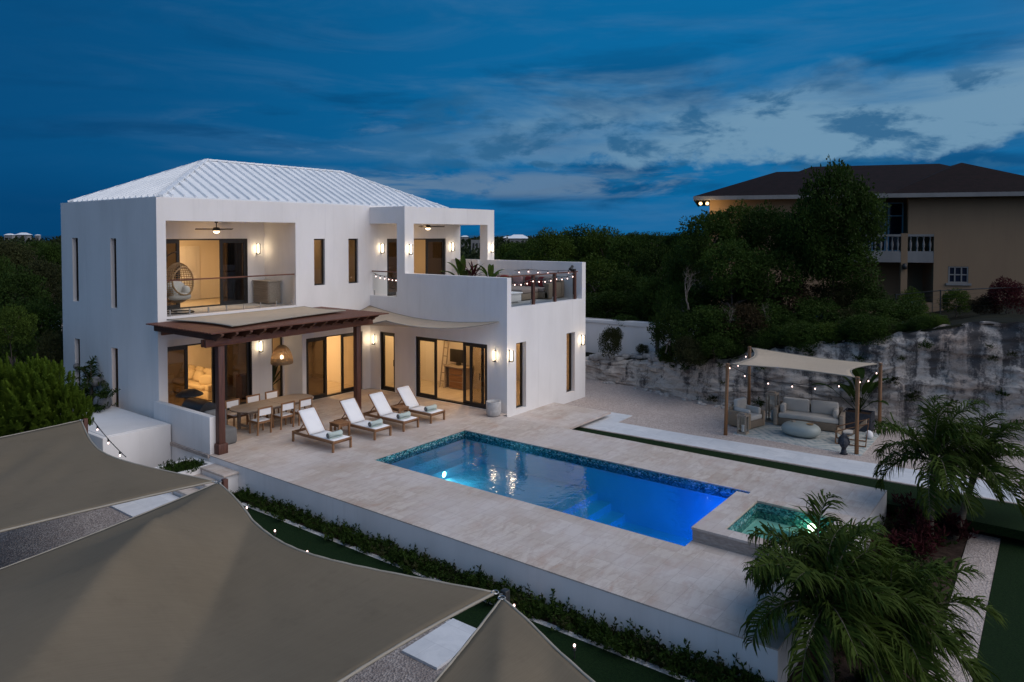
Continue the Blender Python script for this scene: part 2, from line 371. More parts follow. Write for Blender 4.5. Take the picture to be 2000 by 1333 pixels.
M['leaflight'] = leafmat('bright_green_foliage', (.065, .125, .012), (.15, .225, .026))
M['leafolive'] = leafmat('olive_foliage', (.03, .036, .014), (.055, .062, .022))
M['leafred'] = leafmat('reddish_foliage', (.035, .010, .010), (.08, .016, .02))
M['leafbrown'] = leafmat('brown_dry_foliage', (.035, .026, .013), (.065, .045, .022))
M['palm'] = leafmat('palm_frond_green', (.027, .052, .007), (.064, .098, .013))
M['scrub'] = leafmat('scrub_foliage', (.012, .02, .008), (.028, .04, .014))
M['bark'] = pm('grey_bark', (.07, .055, .045), (.15, .12, .10), 10, .9, .6, .02, (1, 1, .3))
M['palmbark'] = pm('ringed_palm_bark', (.10, .085, .065), (.2, .17, .13), 6, .9, .6, .02, (.3, .3, 6))
M['shingle'] = pm('brown_roof_shingle', (.004, .002, .0025), (.012, .005, .006), 3, .9, .5, .02, (1, 1, 5))
M['bluepane'] = pm('painted_blue_frame', (.30, .52, .68), (.36, .58, .72), 6, .5, .05)
# ================================================================== VILLA
villa = thing('villa', 'two storey white stucco villa with white metal hip roof and lit rooms', 'house', (-26.6, 18.7, 0))
w = MB()
w.panel('x', -23.24, -22.94, 11.4, 26.0, -.75, 7.62, [(11.7, 16.64, 3.75, 6.87), (11.7, 16.9, 0, 3.0), (17.48, 18.0, 4.45, 6.26), (19.17, 19.68, 4.44, 6.26), (21.27, 24.98, 3.78, 6.25), (17.08, 19.88, 0, 2.43)])
w.panel('y', 11.4, 11.7, -30.25, -23.24, -.75, 7.62, [(-29.28, -28.78, 3.94, 6.3), (-26.17, -25.74, 3.88, 6.29), (-29.21, -28.77, .4, 2.56), (-26.21, -25.74, .4, 2.5)])
w.panel('y', 25.7, 26.0, -30.25, -23.24, -.75, 7.62)
w.panel('x', -30.25, -29.95, 11.7, 25.7, -.75, 7.62)
w.panel('x', -24.25, -24.1, 11.7, 16.9, 0, 3.0, [(11.9, 15.5, 0, 2.6), (16.36, 16.86, .08, 2.5)])
w.panel('y', 16.9, 17.03, -24.25, -23.24, 0, 3.0)
w.panel('z', 3.0, 3.12, -24.25, -23.24, 11.7, 17.03)
w.panel('x', -25.1, -24.95, 11.7, 16.64, 3.75, 6.9, [(11.9, 15.9, 3.76, 6.27)])
w.panel('y', 16.64, 16.79, -25.1, -23.24, 3.75, 6.9)
w.panel('z', 6.9, 7.0, -25.1, -23.24, 11.7, 16.79)
w.panel('z', 3.4, 3.745, -29.95, -23.24, 11.7, 25.7)
w.panel('z', 7.3, 7.42, -29.95, -23.24, 11.7, 25.7)
w.panel('z', -.2, -.004, -29.95, -23.24, 11.7, 25.7)
# wing with roof terrace
w.panel('y', 20.3, 20.55, -22.94, -15.7, -.75, 4.87, [(-22.94, -20.87, 3.89, 4.87), (-22.35, -21.47, 0, 2.42), (-20.3, -16.62, 0, 2.4)])
w.panel('x', -16.0, -15.7, 20.55, 25.36, -.75, 3.78, [(20.84, 21.46, .03, 2.47), (24.2, 24.82, .03, 2.46)])
w.panel('y', 25.36, 25.64, -22.94, -15.7, -.75, 5.28, [(-21.32, -20.87, 3.78, 5.28)])
w.panel('z', 3.42, 3.74, -22.94, -16.0, 20.55, 25.36)
w.panel('z', -.2, -.004, -22.94, -16.0, 20.55, 25.36)
# porch over the terrace
w.box(-21.32, -20.87, 20.3, 20.81, 3.89, 6.87); w.box(-21.32, -20.87, 25.53, 26.01, 3.78, 6.87)
w.box(-21.32, -20.87, 20.3, 26.01, 6.87, 7.56)
w.box(-22.94, -21.32, 20.3, 20.81, 6.88, 7.56); w.box(-22.94, -21.32, 25.53, 26.01, 6.88, 7.56)
w.panel('z', 7.0, 7.4, -22.94, -21.32, 20.81, 25.53)
w.build('wall', M['stucco'], villa)
fl = MB(); fl.panel('z', 3.74, 3.78, -22.94, -16.0, 20.55, 25.36); fl.build('terrace_floor', M['concrete'], villa); fl = MB(); fl.panel('z', 3.745, 3.77, -24.95, -23.24, 11.7, 16.64); fl.build('balcony_floor', M['concrete'], villa)
# interior linings
li = MB()
def lining(x0, x1, y0, y1, z0, z1, sides='bac'):
    if 'b' in sides: li.box(x0-.06, x0, y0, y1, z0, z1)
    if 'a' in sides: li.box(x0, x1, y1, y1+.06, z0, z1)
    if 'l' in sides: li.box(x0, x1, y0-.06, y0, z0, z1)
    if 'c' in sides: li.box(x0-.06, x1, y0-.06, y1+.06, z1, z1+.06)
lining(-28.6, -24.26, 11.76, 16.96, .01, 2.9, 'bac'); lining(-28.2, -23.27, 17.1, 20.15, .01, 2.9, 'balc')
lining(-22.85, -16.05, 20.62, 25.25, .01, 2.9, 'bac'); lining(-28.2, -25.12, 11.76, 16.9, 3.78, 6.86, 'bac')
lining(-26.4, -23.27, 20.9, 25.6, 3.78, 6.86, 'balc'); lining(-24.3, -23.27, 17.0, 20.3, 3.78, 6.86, 'balc')
li.box(-22.8, -18.3, 22.8, 22.9, .01, 2.9); li.box(-26.8, -26.6, 18.9, 20.1, .01, 2.3)
li.build('interior_wall', M['int'], villa)
for a in ((-28.6, -24.05, 11.72, 16.88, 0), (-28.2, -22.98, 17.05, 20.2, 0), (-22.9, -16.02, 20.5, 25.3, 0), (-28.2, -25.0, 11.72, 16.6, 3.752), (-26.4, -23.0, 20.9, 25.6, 3.755), (-24.3, -23.26, 17, 20.3, 3.752)):
    MB().box(a[0], a[1], a[2], a[3], a[4]-.002, a[4]+.008).build('interior_floor', M['floorwood'], villa)
# roof
rf = MB(); x0, x1, y0, y1, zb = -30.1, -23.1, 11.62, 25.35, 7.655; xm = -26.6; A = Vector((xm, 15.2, 9.32)); B = Vector((xm, 21.9, 9.32))
c = [Vector((x1, y0, zb)), Vector((x1, y1, zb)), Vector((x0, y1, zb)), Vector((x0, y0, zb))]
rf.poly([c[0], c[1], B, A]); rf.poly([c[2], c[3], A, B]); rf.poly([c[3], c[0], A]); rf.poly([c[1], c[2], B])
rf.panel('z', zb-.12, zb-.004, x0, x1, y0, y1)
def seam(p, q): rf.bar(p+Vector((0, 0, .035)), q+Vector((0, 0, .035)), .05, .085)
n = 34
for i in range(1, n):
    y = y0+(y1-y0)*i/n
    t = min(1, (y-y0)/(A.y-y0), (y1-y)/(y1-B.y))
    for xe in (x1, x0): seam(Vector((xe, y, zb)), Vector((xe+(xm-xe)*t, y, zb+(9.32-zb)*t)))
n = 17
for i in range(1, n):
    x = x0+(x1-x0)*i/n; t = min((x-x0)/(xm-x0), (x1-x)/(x1-xm))
    seam(Vector((x, y0, zb)), Vector((x, y0+(A.y-y0)*t, zb+(9.32-zb)*t))); seam(Vector((x, y1, zb)), Vector((x, y1+(B.y-y1)*t, zb+(9.32-zb)*t)))
for p, q in ((c[0], A), (c[3], A), (c[1], B), (c[2], B), (A, B)): rf.bar(p+Vector((0, 0, .025)), q+Vector((0, 0, .025)), .16, .06)
roof = rf.build('roof', M['roof_metal'], villa)
# windows and doors
def frame_mb(axis, c, u0, u1, v0, v1, fw=.05, dp=.07, mull=()):
    m = MB(); 
    def b(ua, ub, va, vb):
        if axis == 'x': m.box(c-dp/2, c+dp/2, ua, ub, va, vb)
        else: m.box(ua, ub, c-dp/2, c+dp/2, va, vb)
    b(u0, u0+fw, v0, v1); b(u1-fw, u1, v0, v1); b(u0+fw, u1-fw, v1-fw, v1); b(u0+fw, u1-fw, v0, v0+fw)
    for q in mull: b(q-fw/2, q+fw/2, v0+fw, v1-fw)
    return m
def pane_mb(axis, c, u0, u1, v0, v1):
    m = MB()
    if axis == 'x': m.quad((c, u0, v0), (c, u1, v0), (c, u1, v1), (c, u0, v1))
    else: m.quad((u0, c, v0), (u1, c, v0), (u1, c, v1), (u0, c, v1))
    return m
def window(axis, c, u0, u1, v0, v1, g='tint', fw=.05, label=None):
    f = frame_mb(axis, c, u0+.003, u1-.003, v0+.003, v1-.003, fw).build('window', M['black'], villa)
    pane_mb(axis, c, u0+fw, u1-fw, v0+fw, v1-fw).build('pane', M[g], f)
    if label: f['label'] = label
def leaf(door, axis, c, u0, u1, v0, v1, g='tint', fw=.11, handle=None):
    f = frame_mb(axis, c, u0, u1, v0, v1, fw, .055).build('door_leaf', M['black'], door)
    o = pane_mb(axis, c, u0+fw, u1-fw, v0+fw, v1-fw).build('pane', M[g], door)
    if handle is not None:
        m = MB(); s = .06
        if axis == 'x': m.bar((c+s, handle, 1.0+v0), (c+s, handle, 1.25+v0), .025); m.bar((c, handle, 1.12+v0), (c+s, handle, 1.12+v0), .02)
        else: m.bar((handle, c-s, 1.0+v0), (handle, c-s, 1.25+v0), .025); m.bar((handle, c, 1.12+v0), (handle, c-s, 1.12+v0), .02)
        m.build('handle', M['black'], door)
def sliding(axis, c, u0, u1, v0, v1, leaves, label=None):
    d = frame_mb(axis, c, u0+.003, u1-.003, v0+.005, v1-.003, .05, .16).build('sliding_door', M['black'], villa)
    if label: d['label'] = label
    for (a, b, off, g, hd) in leaves: leaf(d, axis, c+off, a, b, v0+.05, v1-.05, g, .11, hd)
    return d
for y0_, y1_, z0_, z1_ in ((17.48, 18.0, 4.45, 6.26), (19.17, 19.68, 4.44, 6.26)): window('x', -23.06, y0_, y1_, z0_, z1_, 'tint', .05, 'narrow upstairs window glowing amber')
for x0_, x1_, z0_, z1_, g in ((-29.28, -28.78, 3.94, 6.3, 'darktint'), (-26.17, -25.74, 3.88, 6.29, 'darktint'), (-29.21, -28.77, .4, 2.56, 'tint'), (-26.21, -25.74, .4, 2.5, 'tint')):
    window('y', 11.56, x0_, x1_, z0_, z1_, g, .045)
for y0_, y1_, z1_ in ((20.84, 21.46, 2.47), (24.2, 24.82, 2.46)): window('x', -15.9, y0_, y1_, .03, z1_, 'tint', .06)
window('x', -24.18, 16.36, 16.86, .08, 2.5, 'tint', .06)
sliding('x', -24.18, 11.9, 15.5, 0, 2.6, [(11.95, 13.02, .03, 'darktint', None), (13.95, 15.45, -.03, 'darktint', None), (14.02, 14.5, .03, 'darktint', None)])
sliding('x', -23.08, 17.08, 19.88, 0, 2.43, [(17.13, 18.12, .03, 'darktint', None), (18.02, 18.13, -.03, 'darktint', None), (18.9, 19.83, -.03, 'tint', None)])
sliding('y', 20.42, -22.35, -21.47, 0, 2.42, [(-22.3, -21.52, 0, 'glass', -21.6)])
sliding('y', 20.42, -20.3, -16.62, 0, 2.4, [(-20.25, -19.22, -.03, 'glass', -19.28), (-17.52, -16.67, -.03, 'tint', -17.0), (-17.9, -16.9, .03, 'tint', None)])
sliding('x', -25.02, 11.9, 15.9, 3.76, 6.27, [(11.95, 13.22, .03, 'darktint', None), (14.77, 15.85, .03, 'darktint', None)])
sliding('x', -23.08, 21.27, 24.98, 3.78, 6.25, [(21.32, 22.6, .03, 'darktint', None), (23.75, 24.93, .03, 'darktint', None)])
# glass balustrades
def balustrade(axis, c, u0, u1, z0, zt, nsp, posts=(), label=None, topmat='pery', glass_gaps=()):
    pt = (lambda u, z, d=0: (c+d, u, z)) if axis == 'x' else (lambda u, z, d=0: (u, c+d, z))
    m = MB(); m.bar(pt(u0, zt), pt(u1, zt), .06, .045)
    rl = m.build('balustrade', M[topmat], villa)
    if label: rl['label'] = label
    n_ = max(2, len(posts)+1); cuts = [u0, *posts, u1]
    for a, b in zip(cuts, cuts[1:]):
        pane_mb(axis, c, a+.05, b-.05, z0+.08, zt-.03).build('glass_panel', M['glass'], rl)
        for q in range(nsp):
            u = a+.12+(b-a-.24)*(q/(nsp-1) if nsp > 1 else .5)
            MB().bar(pt(u, z0), pt(u, z0+.2), .035).build('spigot', M['steel'], rl)
    for p_ in posts: MB().bar(pt(p_, z0), pt(p_, zt), .11).build('post', M['perz'], rl)
    return rl
balustrade('x', -23.02, 11.72, 16.62, 3.77, 4.93, 8, (), 'long glass balcony balustrade with timber top rail')
balustrade('y', 20.42, -22.92, -21.34, 3.9, 4.9, 2, (), 'short glass balustrade beside the porch pillar')
balustrade('x', -15.85, 20.56, 25.22, 3.78, 4.9, 2, (22.1, 23.55, 25.02), 'terrace balustrade with dark timber posts')
# ceiling lamps inside the rooms
def room_lamp(loc, power, size=.5, color=WARM, rad=.12):
    t = thing('ceiling_light', 'round lit ceiling light inside a villa room', 'ceiling light', loc, 0, 'ceiling lights of the villa rooms')
    MB().lathe([(rad+.02, 0), (rad+.02, -.03), (rad, -.035), (rad, 0)], loc, 20).build('rim', M['steel'], t)
    MB().lathe([(0.001, -.03), (rad, -.03)], loc, 20).build('lens', M['downlight'], t)
    light('AREA', (loc[0], loc[1], loc[2]-.05), power, color, t, size, None, shape='DISK')
room_lamp((-26.2, 13.4, 2.9), 88); room_lamp((-25.3, 18.4, 2.9), 80); room_lamp((-18.6, 21.6, 2.9), 48); room_lamp((-26.4, 13.8, 6.86), 78)
room_lamp((-25.0, 23.0, 6.86), 34); room_lamp((-23.75, 18.0, 6.86), 7); room_lamp((-27.8, 12.6, 2.9), 12); room_lamp((-21.9, 21.6, 2.9), 22); room_lamp((-18.5, 24.2, 2.9), 30)
for i, l in enumerate([o for o in bpy.data.objects if o.name.startswith('ceiling_light')]):
    l['label'] = ['ceiling light of the living room behind the dining table', 'ceiling light of the hall behind the lower sliding door', 'ceiling light of the room with the television', 'ceiling light of the bedroom behind the upper balcony', 'ceiling light of the upper room behind the porch', 'ceiling light behind the two narrow amber upstairs windows', 'ceiling light near the narrow side windows downstairs', 'ceiling light behind the single narrow glass door', 'ceiling light behind the far right slim window of the wing'][i]
# wall lamps
def wall_lamp(p, nrm, where, power=6.2, proud=.09):
    t = thing('wall_lamp', 'lit opal glass wall lamp '+where, 'wall lamp', p, 0, 'opal wall lamps on the villa')
    p = Vector(p); n = Vector(nrm); s = n.cross(Vector((0, 0, 1)))
    b = MB(); b.bar(p+n*.012+Vector((0, 0, -.2)), p+n*.012+Vector((0, 0, .2)), .05, .02, n); b.bar(p+Vector((0, 0, -.21)), p+n*.15+Vector((0, 0, -.21)), .05, .03)
    b.bar(p+n*.15-s*.05+Vector((0, 0, -.21)), p+n*.15-s*.05+Vector((0, 0, .19)), .026); b.build('bracket', M['black'], t)
    q = p+n*proud
    MB().lathe([(.001, -.165), (.034, -.165), (.036, -.15), (.036, .15), (.034, .165), (.001, .165)], q, 14).build('glass_shade', M['sconce'], t, smooth=True)
    light('POINT', p+n*.16, power, (1, .76, .48), t, .10)
wall_lamp((-22.94, 20.92, 5.85), (1, 0, 0), 'left of the dark porch door'); wall_lamp((-22.94, 25.36, 5.86), (1, 0, 0), 'right of the porch door behind the plants')
wall_lamp((-20.87, 20.55, 5.84), (1, 0, 0), 'on the left porch pillar'); wall_lamp((-20.87, 25.78, 5.83), (1, 0, 0), 'on the right porch pillar')
wall_lamp((-24.95, 16.30, 5.88), (1, 0, 0), 'in the corner of the upper balcony'); wall_lamp((-15.7, 20.42, 2.08), (1, 0, 0), 'on the wing front above the planter')
wall_lamp((-15.7, 25.30, 2.09), (1, 0, 0), 'at the far right end of the wing'); wall_lamp((-16.22, 20.3, 2.05), (0, -1, 0), 'between the wing doors and the wing corner')
wall_lamp((-22.66, 20.3, 2.08), (0, -1, 0), 'in the inner corner beside the single glass door'); wall_lamp((-24.1, 15.82, 2.2), (1, 0, 0), 'beside the dining room doors under the pergola')
# ceiling fans
def fan(p, rod, rz, where):
    t = thing('ceiling_fan', 'dark ceiling fan with a lit lamp '+where, 'ceiling fan', p, rz, 'ceiling fans with lamps')
    p = Vector(p); MB().cyl(p, p-Vector((0, 0, rod)), .018).lathe([(.001, 0), (.07, 0), (.05, -.06), (.001, -.06)], p, 14).build('rod', M['dark'], t)
    z = p.z-rod
    MB().lathe([(.001, .05), (.09, .04), (.13, -.02), (.12, -.09), (.001, -.09)], (p.x, p.y, z), 18).build('motor', M['dark'], t, smooth=True)
    MB().lathe([(.105, -.09), (.10, -.13), (.06, -.165), (.001, -.175)], (p.x, p.y, z), 18).build('lamp_lens', M['fanlens'], t, smooth=True)
    for k in range(3):
        a = rz+2*math.pi*k/3; d = Vector((math.cos(a), math.sin(a), 0)); s = Vector((-d.y, d.x, 0)); m = MB()
        c_ = Vector((p.x, p.y, z-.03)); o = [(.12, .03), (.28, .06), (.5, .075), (.68, .065), (.72, .04)]
        up = [c_+d*r_+s*h+Vector((0, 0, .018)) for r_, h in o]; dn = [c_+d*r_-s*h-Vector((0, 0, .018)) for r_, h in o]
        pl = up+dn[::-1]; th = Vector((0, 0, .012)); m._add(pl+[q+th for q in pl], [tuple(range(10)), tuple(range(19, 9, -1))]+[(i, i+10, (i+1) % 10+10, (i+1) % 10) for i in range(10)]); m.build('blade', M['dark'], t)
    light('POINT', (p.x, p.y, z-.26), 9, WARM, t, .08)
fan((-24.05, 14.1, 6.9), .26, .3, 'in the upper balcony'); fan((-21.9, 22.7, 7.0), .2, .75, 'in the terrace porch')
# ---------------------------------------------------------------- things seen inside the rooms
sofa = thing('sofa', 'cream skirted sofa with loose cushions inside the living room', 'sofa', (-27.3, 15.2, 0), 0)
MB().box(-29.0, -25.95, 14.78, 15.85, .05, .40).build('base', M['linen'], sofa, bevel=.04); MB().box(-28.9, -26.25, 14.74, 15.5, .40, .56).build('seat_cushion', M['linen'], sofa, bevel=.06, seg=3)
MB().box(-29.0, -25.95, 15.6, 15.88, .40, .86).build('backrest', M['linen'], sofa, bevel=.06, seg=3)
MB().box(-26.22, -25.93, 14.78, 15.6, .40, .62).build('armrest', M['linen'], sofa, bevel=.05, seg=3)
for k, (xx, yy, zz, a) in enumerate(((-28.5, 15.46, .84, .1), (-27.75, 15.48, .86, -.1), (-27.05, 15.46, .84, .12), (-26.5, 15.42, .82, -.1), (-28.1, 15.24, .76, .05), (-27.35, 15.22, .76, -.08), (-26.55, 15.12, .72, .5))):
    c_ = thing('cushion', 'plump cream cushion on the living room sofa', 'cushion', (xx, yy, zz), 0, 'cushions on the living room sofa')
    MB().ell((0, 0, 0), (.33, .13, .22), 14, 9, Matrix.Rotation(R(-18), 3, 'X'), .6).build('pad', M['linen'], at(c_, (xx, yy, zz), a), smooth=True, inv=False)
st = thing('stair_rail', 'sloping dark timber handrail against the lit living room wall', 'handrail', (-28.4, 15.2, 1), 0)
MB().bar((-28.5, 14.0, 2.3), (-28.5, 13.4, 1.1), .05, .14).build('rail', M['teak'], st)
bs = thing('bar_stool', 'tall black metal bar stool inside the living room', 'stool', (-27.6, 15.9, 0), 0)
MB().lathe([(.001, .78), (.2, .78), (.2, .82), (.001, .82)], (-27.6, 15.9, 0), 16).build('seat', M['dark'], bs)
for a in range(4):
    d = Vector((math.cos(a*1.57+.7), math.sin(a*1.57+.7), 0)); MB().cyl(Vector((-27.6, 15.9, 0))+d*.22, Vector((-27.6, 15.9, .78))+d*.14, .014).build('leg', M['dark'], bs)
pd = thing('hanging_lamp', 'small black cylinder pendant inside the living room', 'pendant lamp', (-26.5, 15.1, 2.9)); MB().cyl((-26.5, 15.1, 2.9), (-26.5, 15.1, 2.45), .008).build('cord', M['dark'], pd); MB().cyl((-26.5, 15.1, 2.45), (-26.5, 15.1, 2.1), .07).build('shade', M['dark'], pd)
ca = thing('console_cabinet', 'warm wooden cabinet against the hall wall', 'cabinet', (-25.2, 15.9, 0)); MB().box(-25.6, -25.2, 15.75, 16.7, .0, .95).build('body', M['teak'], ca, bevel=.01); MB().box(-25.19, -25.17, 15.8, 16.2, .1, .9).build('door', M['teakz'], ca); MB().box(-25.19, -25.17, 16.24, 16.65, .1, .9).build('door', M['teakz'], ca)
tv = thing('television', 'black flat television on the oak desk in the wing room', 'television', (-19.95, 22.5, 1.0)); MB().box(-20.42, -19.55, 22.46, 22.52, 1.08, 1.62).build('screen', M['black'], tv, bevel=.01); MB().box(-20.05, -19.9, 22.44, 22.6, .96, 1.08).build('stand', M['dark'], tv)
dk = thing('desk', 'pale oak desk with drawers under the television', 'desk', (-19.9, 22.4, 0)); MB().box(-20.5, -19.3, 22.15, 22.75, .90, .96).build('top', M['ash'], dk, bevel=.01); MB().box(-20.25, -19.45, 22.2, 22.74, 0.01, .90).build('drawer_unit', M['ash'], dk, bevel=.01); MB().box(-20.5, -20.44, 22.2, 22.74, .01, .9).build('leg', M['ash'], dk)
for k in range(3): MB().box(-20.2, -19.5, 22.18, 22.2, .06+.28*k, .31+.28*k).build('drawer', M['teak'], dk)
ld = thing('leaning_ladder', 'slim pale wooden ladder leaning in the wing room', 'ladder', (-20.7, 22.3, 0))
for s in (-.12, .12): MB().bar((-20.55+s, 22.1, 0), (-20.85+s, 22.75, 1.95), .05, .035).build('stile', M['ash'], ld)
for k in range(5): q = k*.17+.14; MB().bar((-20.66-.3*q, 22.1+.65*q, 1.95*q), (-20.44-.3*q, 22.1+.65*q, 1.95*q), .03).build('rung', M['ash'], ld)
bd = thing('panel_door', 'white panelled inner door inside the upper bedroom', 'door', (-28.1, 15.6, 3.8)); MB().box(-28.19, -28.14, 14.75, 15.75, 3.77, 5.95).build('door_slab', M['stucco'], bd, bevel=.01)
for za, zb_ in ((3.95, 4.75), (4.9, 5.8)): MB().box(-28.14, -28.125, 14.9, 15.6, za, zb_).build('door_panel', M['stucco'], bd, bevel=.008)
MB().ell((-28.08, 14.86, 4.8), (.03, .03, .03)).build('knob', M['dark'], bd, smooth=True)
def picture(name, label, x, y0_, y1_, z0_, z1_, seed):
    t = thing(name, label, 'picture', (x, y0_, z0_)); MB().box(x, x+.03, y0_, y1_, z0_, z1_).build('frame', M['dark'], t, bevel=.004)
    m = MB(); r_ = random.Random(seed)
    for k in range(7): a = r_.uniform(y0_+.03, y1_-.1); b = r_.uniform(z0_+.03, z1_-.1); m.box(x+.03, x+.034+k*.0007, a, min(a+r_.uniform(.04, .12), y1_-.02), b, min(b+r_.uniform(.05, .15), z1_-.02))
    m.build('print', M['ash'], t)
picture('framed_picture', 'small dark framed picture on the bedroom wall', -28.2, 14.15, 14.4, 5.35, 5.8, 3); picture('framed_picture', 'small dark framed picture in the lit hall', -28.2, 19.2, 19.5, 1.85, 2.15, 5)
ga = thing('wall_sculpture', 'dark geometric wall art in the upper room', 'wall art', (-26.3, 22.3, 4.4)); m = MB(); r_ = random.Random(4)
for k in range(9): yy = 22.9+.16*k; m.box(-26.38, -26.33, yy, yy+.035, 4.45+r_.uniform(0, .3), 5.4+r_.uniform(-.1, .4))
for k in range(7): zz = 4.55+.15*k; a = 22.9+r_.uniform(0, .5); m.box(-26.39, -26.335, a, a+r_.uniform(.4, .9), zz, zz+.035)
m.build('slats', M['teak'], ga)
fl2 = thing('floor_lamp', 'slim floor lamp with cream shade in the corner of the living room', 'floor lamp', (-28.2, 13.0, 0)); MB().cyl((-28.2, 13.0, .0), (-28.2, 13.0, 1.4), .015).build('stem', M['dark'], fl2); MB().lathe([(.16, 1.35), (.12, 1.7)], (-28.2, 13.0, 0), 18).build('lamp_shade', M['fanlens'], fl2)
for k, (a, b, lb2) in enumerate(((11.78, 12.3, 'pale curtain gathered at the left end of the balcony bedroom door'), (15.2, 15.85, 'pale curtain gathered at the right end of the balcony bedroom door'))):
    t = thing('curtain', lb2, 'curtain', (-25.25, a, 3.8)); MB().grid(lambda u, v: (-25.25+.05*math.sin(u*38), a+(b-a)*u, 3.8+2.5*v), 40, 1).build('cloth', M['linen'], t, smooth=True)
wc = thing('wall_cabinet', 'dark timber wall cabinet high in the lit hall', 'cabinet', (-26.4, 19.5, 2)); MB().box(-26.55, -26.2, 19.0, 19.9, 1.75, 2.45).build('body', M['teak'], wc, bevel=.01); MB().box(-26.2, -26.18, 19.03, 19.44, 1.78, 2.42).build('door', M['teakz'], wc); MB().box(-26.2, -26.18, 19.47, 19.87, 1.78, 2.42).build('door', M['teakz'], wc)
vs_ = thing('house_plant', 'dark potted house plant behind the slim window of the dining recess', 'plant', (-24.6, 16.5, 0)); MB().lathe([(.001, 0), (.15, 0), (.19, .4), (.001, .38)], (-24.6, 16.55, 0), 14).build('pot', M['concrete'], vs_); m = MB(); r_ = random.Random(2)
for k in range(60): p0 = Vector((-24.6, 16.55, .4)); dd = Vector((r_.uniform(-.5, .5), r_.uniform(-.5, .5), r_.uniform(.5, 1.5))); q0 = p0+dd*.8; m._add([p0, p0+dd*.5+Vector((.03, .03, 0)), q0, p0+dd*.5-Vector((.03, .03, 0))], [(0, 1, 2, 3)])
m.build('leaves', M['leafdark'], vs_)
# upper balcony furniture
eg = thing('egg_chair', 'hanging honey rattan egg chair with pale cushions on the balcony', 'hanging chair', (-23.75, 12.5, 3.77), R(-20))
E0 = Vector((-23.75, 12.52, 3.77))
st = MB(); arc = [E0+Vector((-.5*math.sin(t)-.05, -.38*math.sin(t)-.02, .02+1.02*(1-math.cos(t)))) for t in [k*math.pi/20 for k in range(21)]]
st.tube(arc, .022, 8); st.tube([E0+Vector((.5*math.cos(t)-.05, .5*math.sin(t), .02)) for t in [k*math.pi/14 for k in range(29)]], .022, 6); st.build('stand', M['dark'], eg, smooth=True)
MB().cyl(E0+Vector((-.04, -.02, 2.05)), E0+Vector((0, 0, 1.72)), .012).build('chain', M['dark'], eg)
sh = MB(); ec = E0+Vector((0, 0, 1.02)); rx, ry, rz_ = .43, .47, .68
def egg(u, ph): return ec+Vector((rx*math.cos(ph)*math.cos(u), ry*math.cos(ph)*math.sin(u), rz_*math.sin(ph)))
fo = R(10)
for k in range(26):
    ph = -1.45+2.9*k/25; op = 0 if ph < -.62 else (1.02 if ph < .7 else 1.02*max(0, (1.42-ph)/.72))
    us = [fo+op+(2*math.pi-2*op)*j/26 for j in range(27)]
    sh.tube([egg(u, ph) for u in us], .011 if ph > -.5 else .018, 5)
for k in range(30):
    u = fo+2*math.pi*k/30; du = abs((u-fo+math.pi) % (2*math.pi)-math.pi)
    sh.tube([egg(u, -1.5+(2.95 if du > 1.02 else .9)*j/12) for j in range(13)], .010, 5)
sh.tube([egg(fo+1.03*math.cos(t), .10+.80*math.sin(t) if math.sin(t) > 0 else .10+.74*math.sin(t)) for t in [k*math.pi/16 for k in range(33)]], .03, 7)
sh.build('wicker_shell', M['rattan'], eg, smooth=True)
for cc, rr in (((.04, 0, .56), (.33, .36, .13)), ((-.12, -.05, .82), (.14, .33, .26)), ((.03, .22, .72), (.22, .12, .2)), ((.03, -.24, .72), (.22, .12, .2))):
    MB().ell(E0+Vector(cc), rr, 14, 9, None, .75).build('cushion', M['cush'], eg, smooth=True)
cb = thing('balcony_cabinet', 'grey timber slatted cabinet in the corner of the balcony', 'cabinet', (-24.3, 16.35, 3.77))
MB().box(-24.85, -23.85, 16.08, 16.6, 3.8, 4.62).build('body', M['ash'], cb, bevel=.01); m = MB()
for k in range(8): m.box(-23.85, -23.83, 16.1, 16.58, 3.85+.094*k, 3.93+.094*k)
for k in range(8): m.box(-24.83, -23.87, 16.06, 16.08, 3.85+.094*k, 3.93+.094*k)
m.build('slats', M['ash'], cb); MB().box(-24.88, -23.8, 16.04, 16.62, 4.62, 4.66).build('top', M['ash'], cb, bevel=.005)
# ================================================================== SITE
g = MB(); g.panel('z', -.78, -.75, -60, 60, -40, 27, [(-16.2, -3.2, 13.3, 18.3)])
struct(g.build('ground', M['ground']))
PX0, PX1, PY0, PY1 = -15.5, -6.05, 13.8, 17.75
SX0, SX1, SY0, SY1, SZ = -6.05, -3.42, 14.12, 16.78, .3
BX0, BX1, BY0, BY1 = -5.45, -3.75, 14.47, 16.45
d = MB(); d.panel('z', -.025, 0, -15.7, -3.37, 19.5, 19.95); d.panel('z', -.025, 0, -24.1, -15.7, 19.5, 20.3, [(-24.2, -22.94, 16.9, 20.4)]); d.panel('z', -.025, 0, -24.1, -3.37, 11.2, 19.5, [(PX0, PX1, PY0, PY1), (BX0, BX1, BY0, BY1), (-24.2, -22.94, 16.9, 20.4)])
d.panel('z', -.21, -.15, -15.7, -13.15, 19.97, 23.3)
struct(d.build('pool_deck', M['trav']))
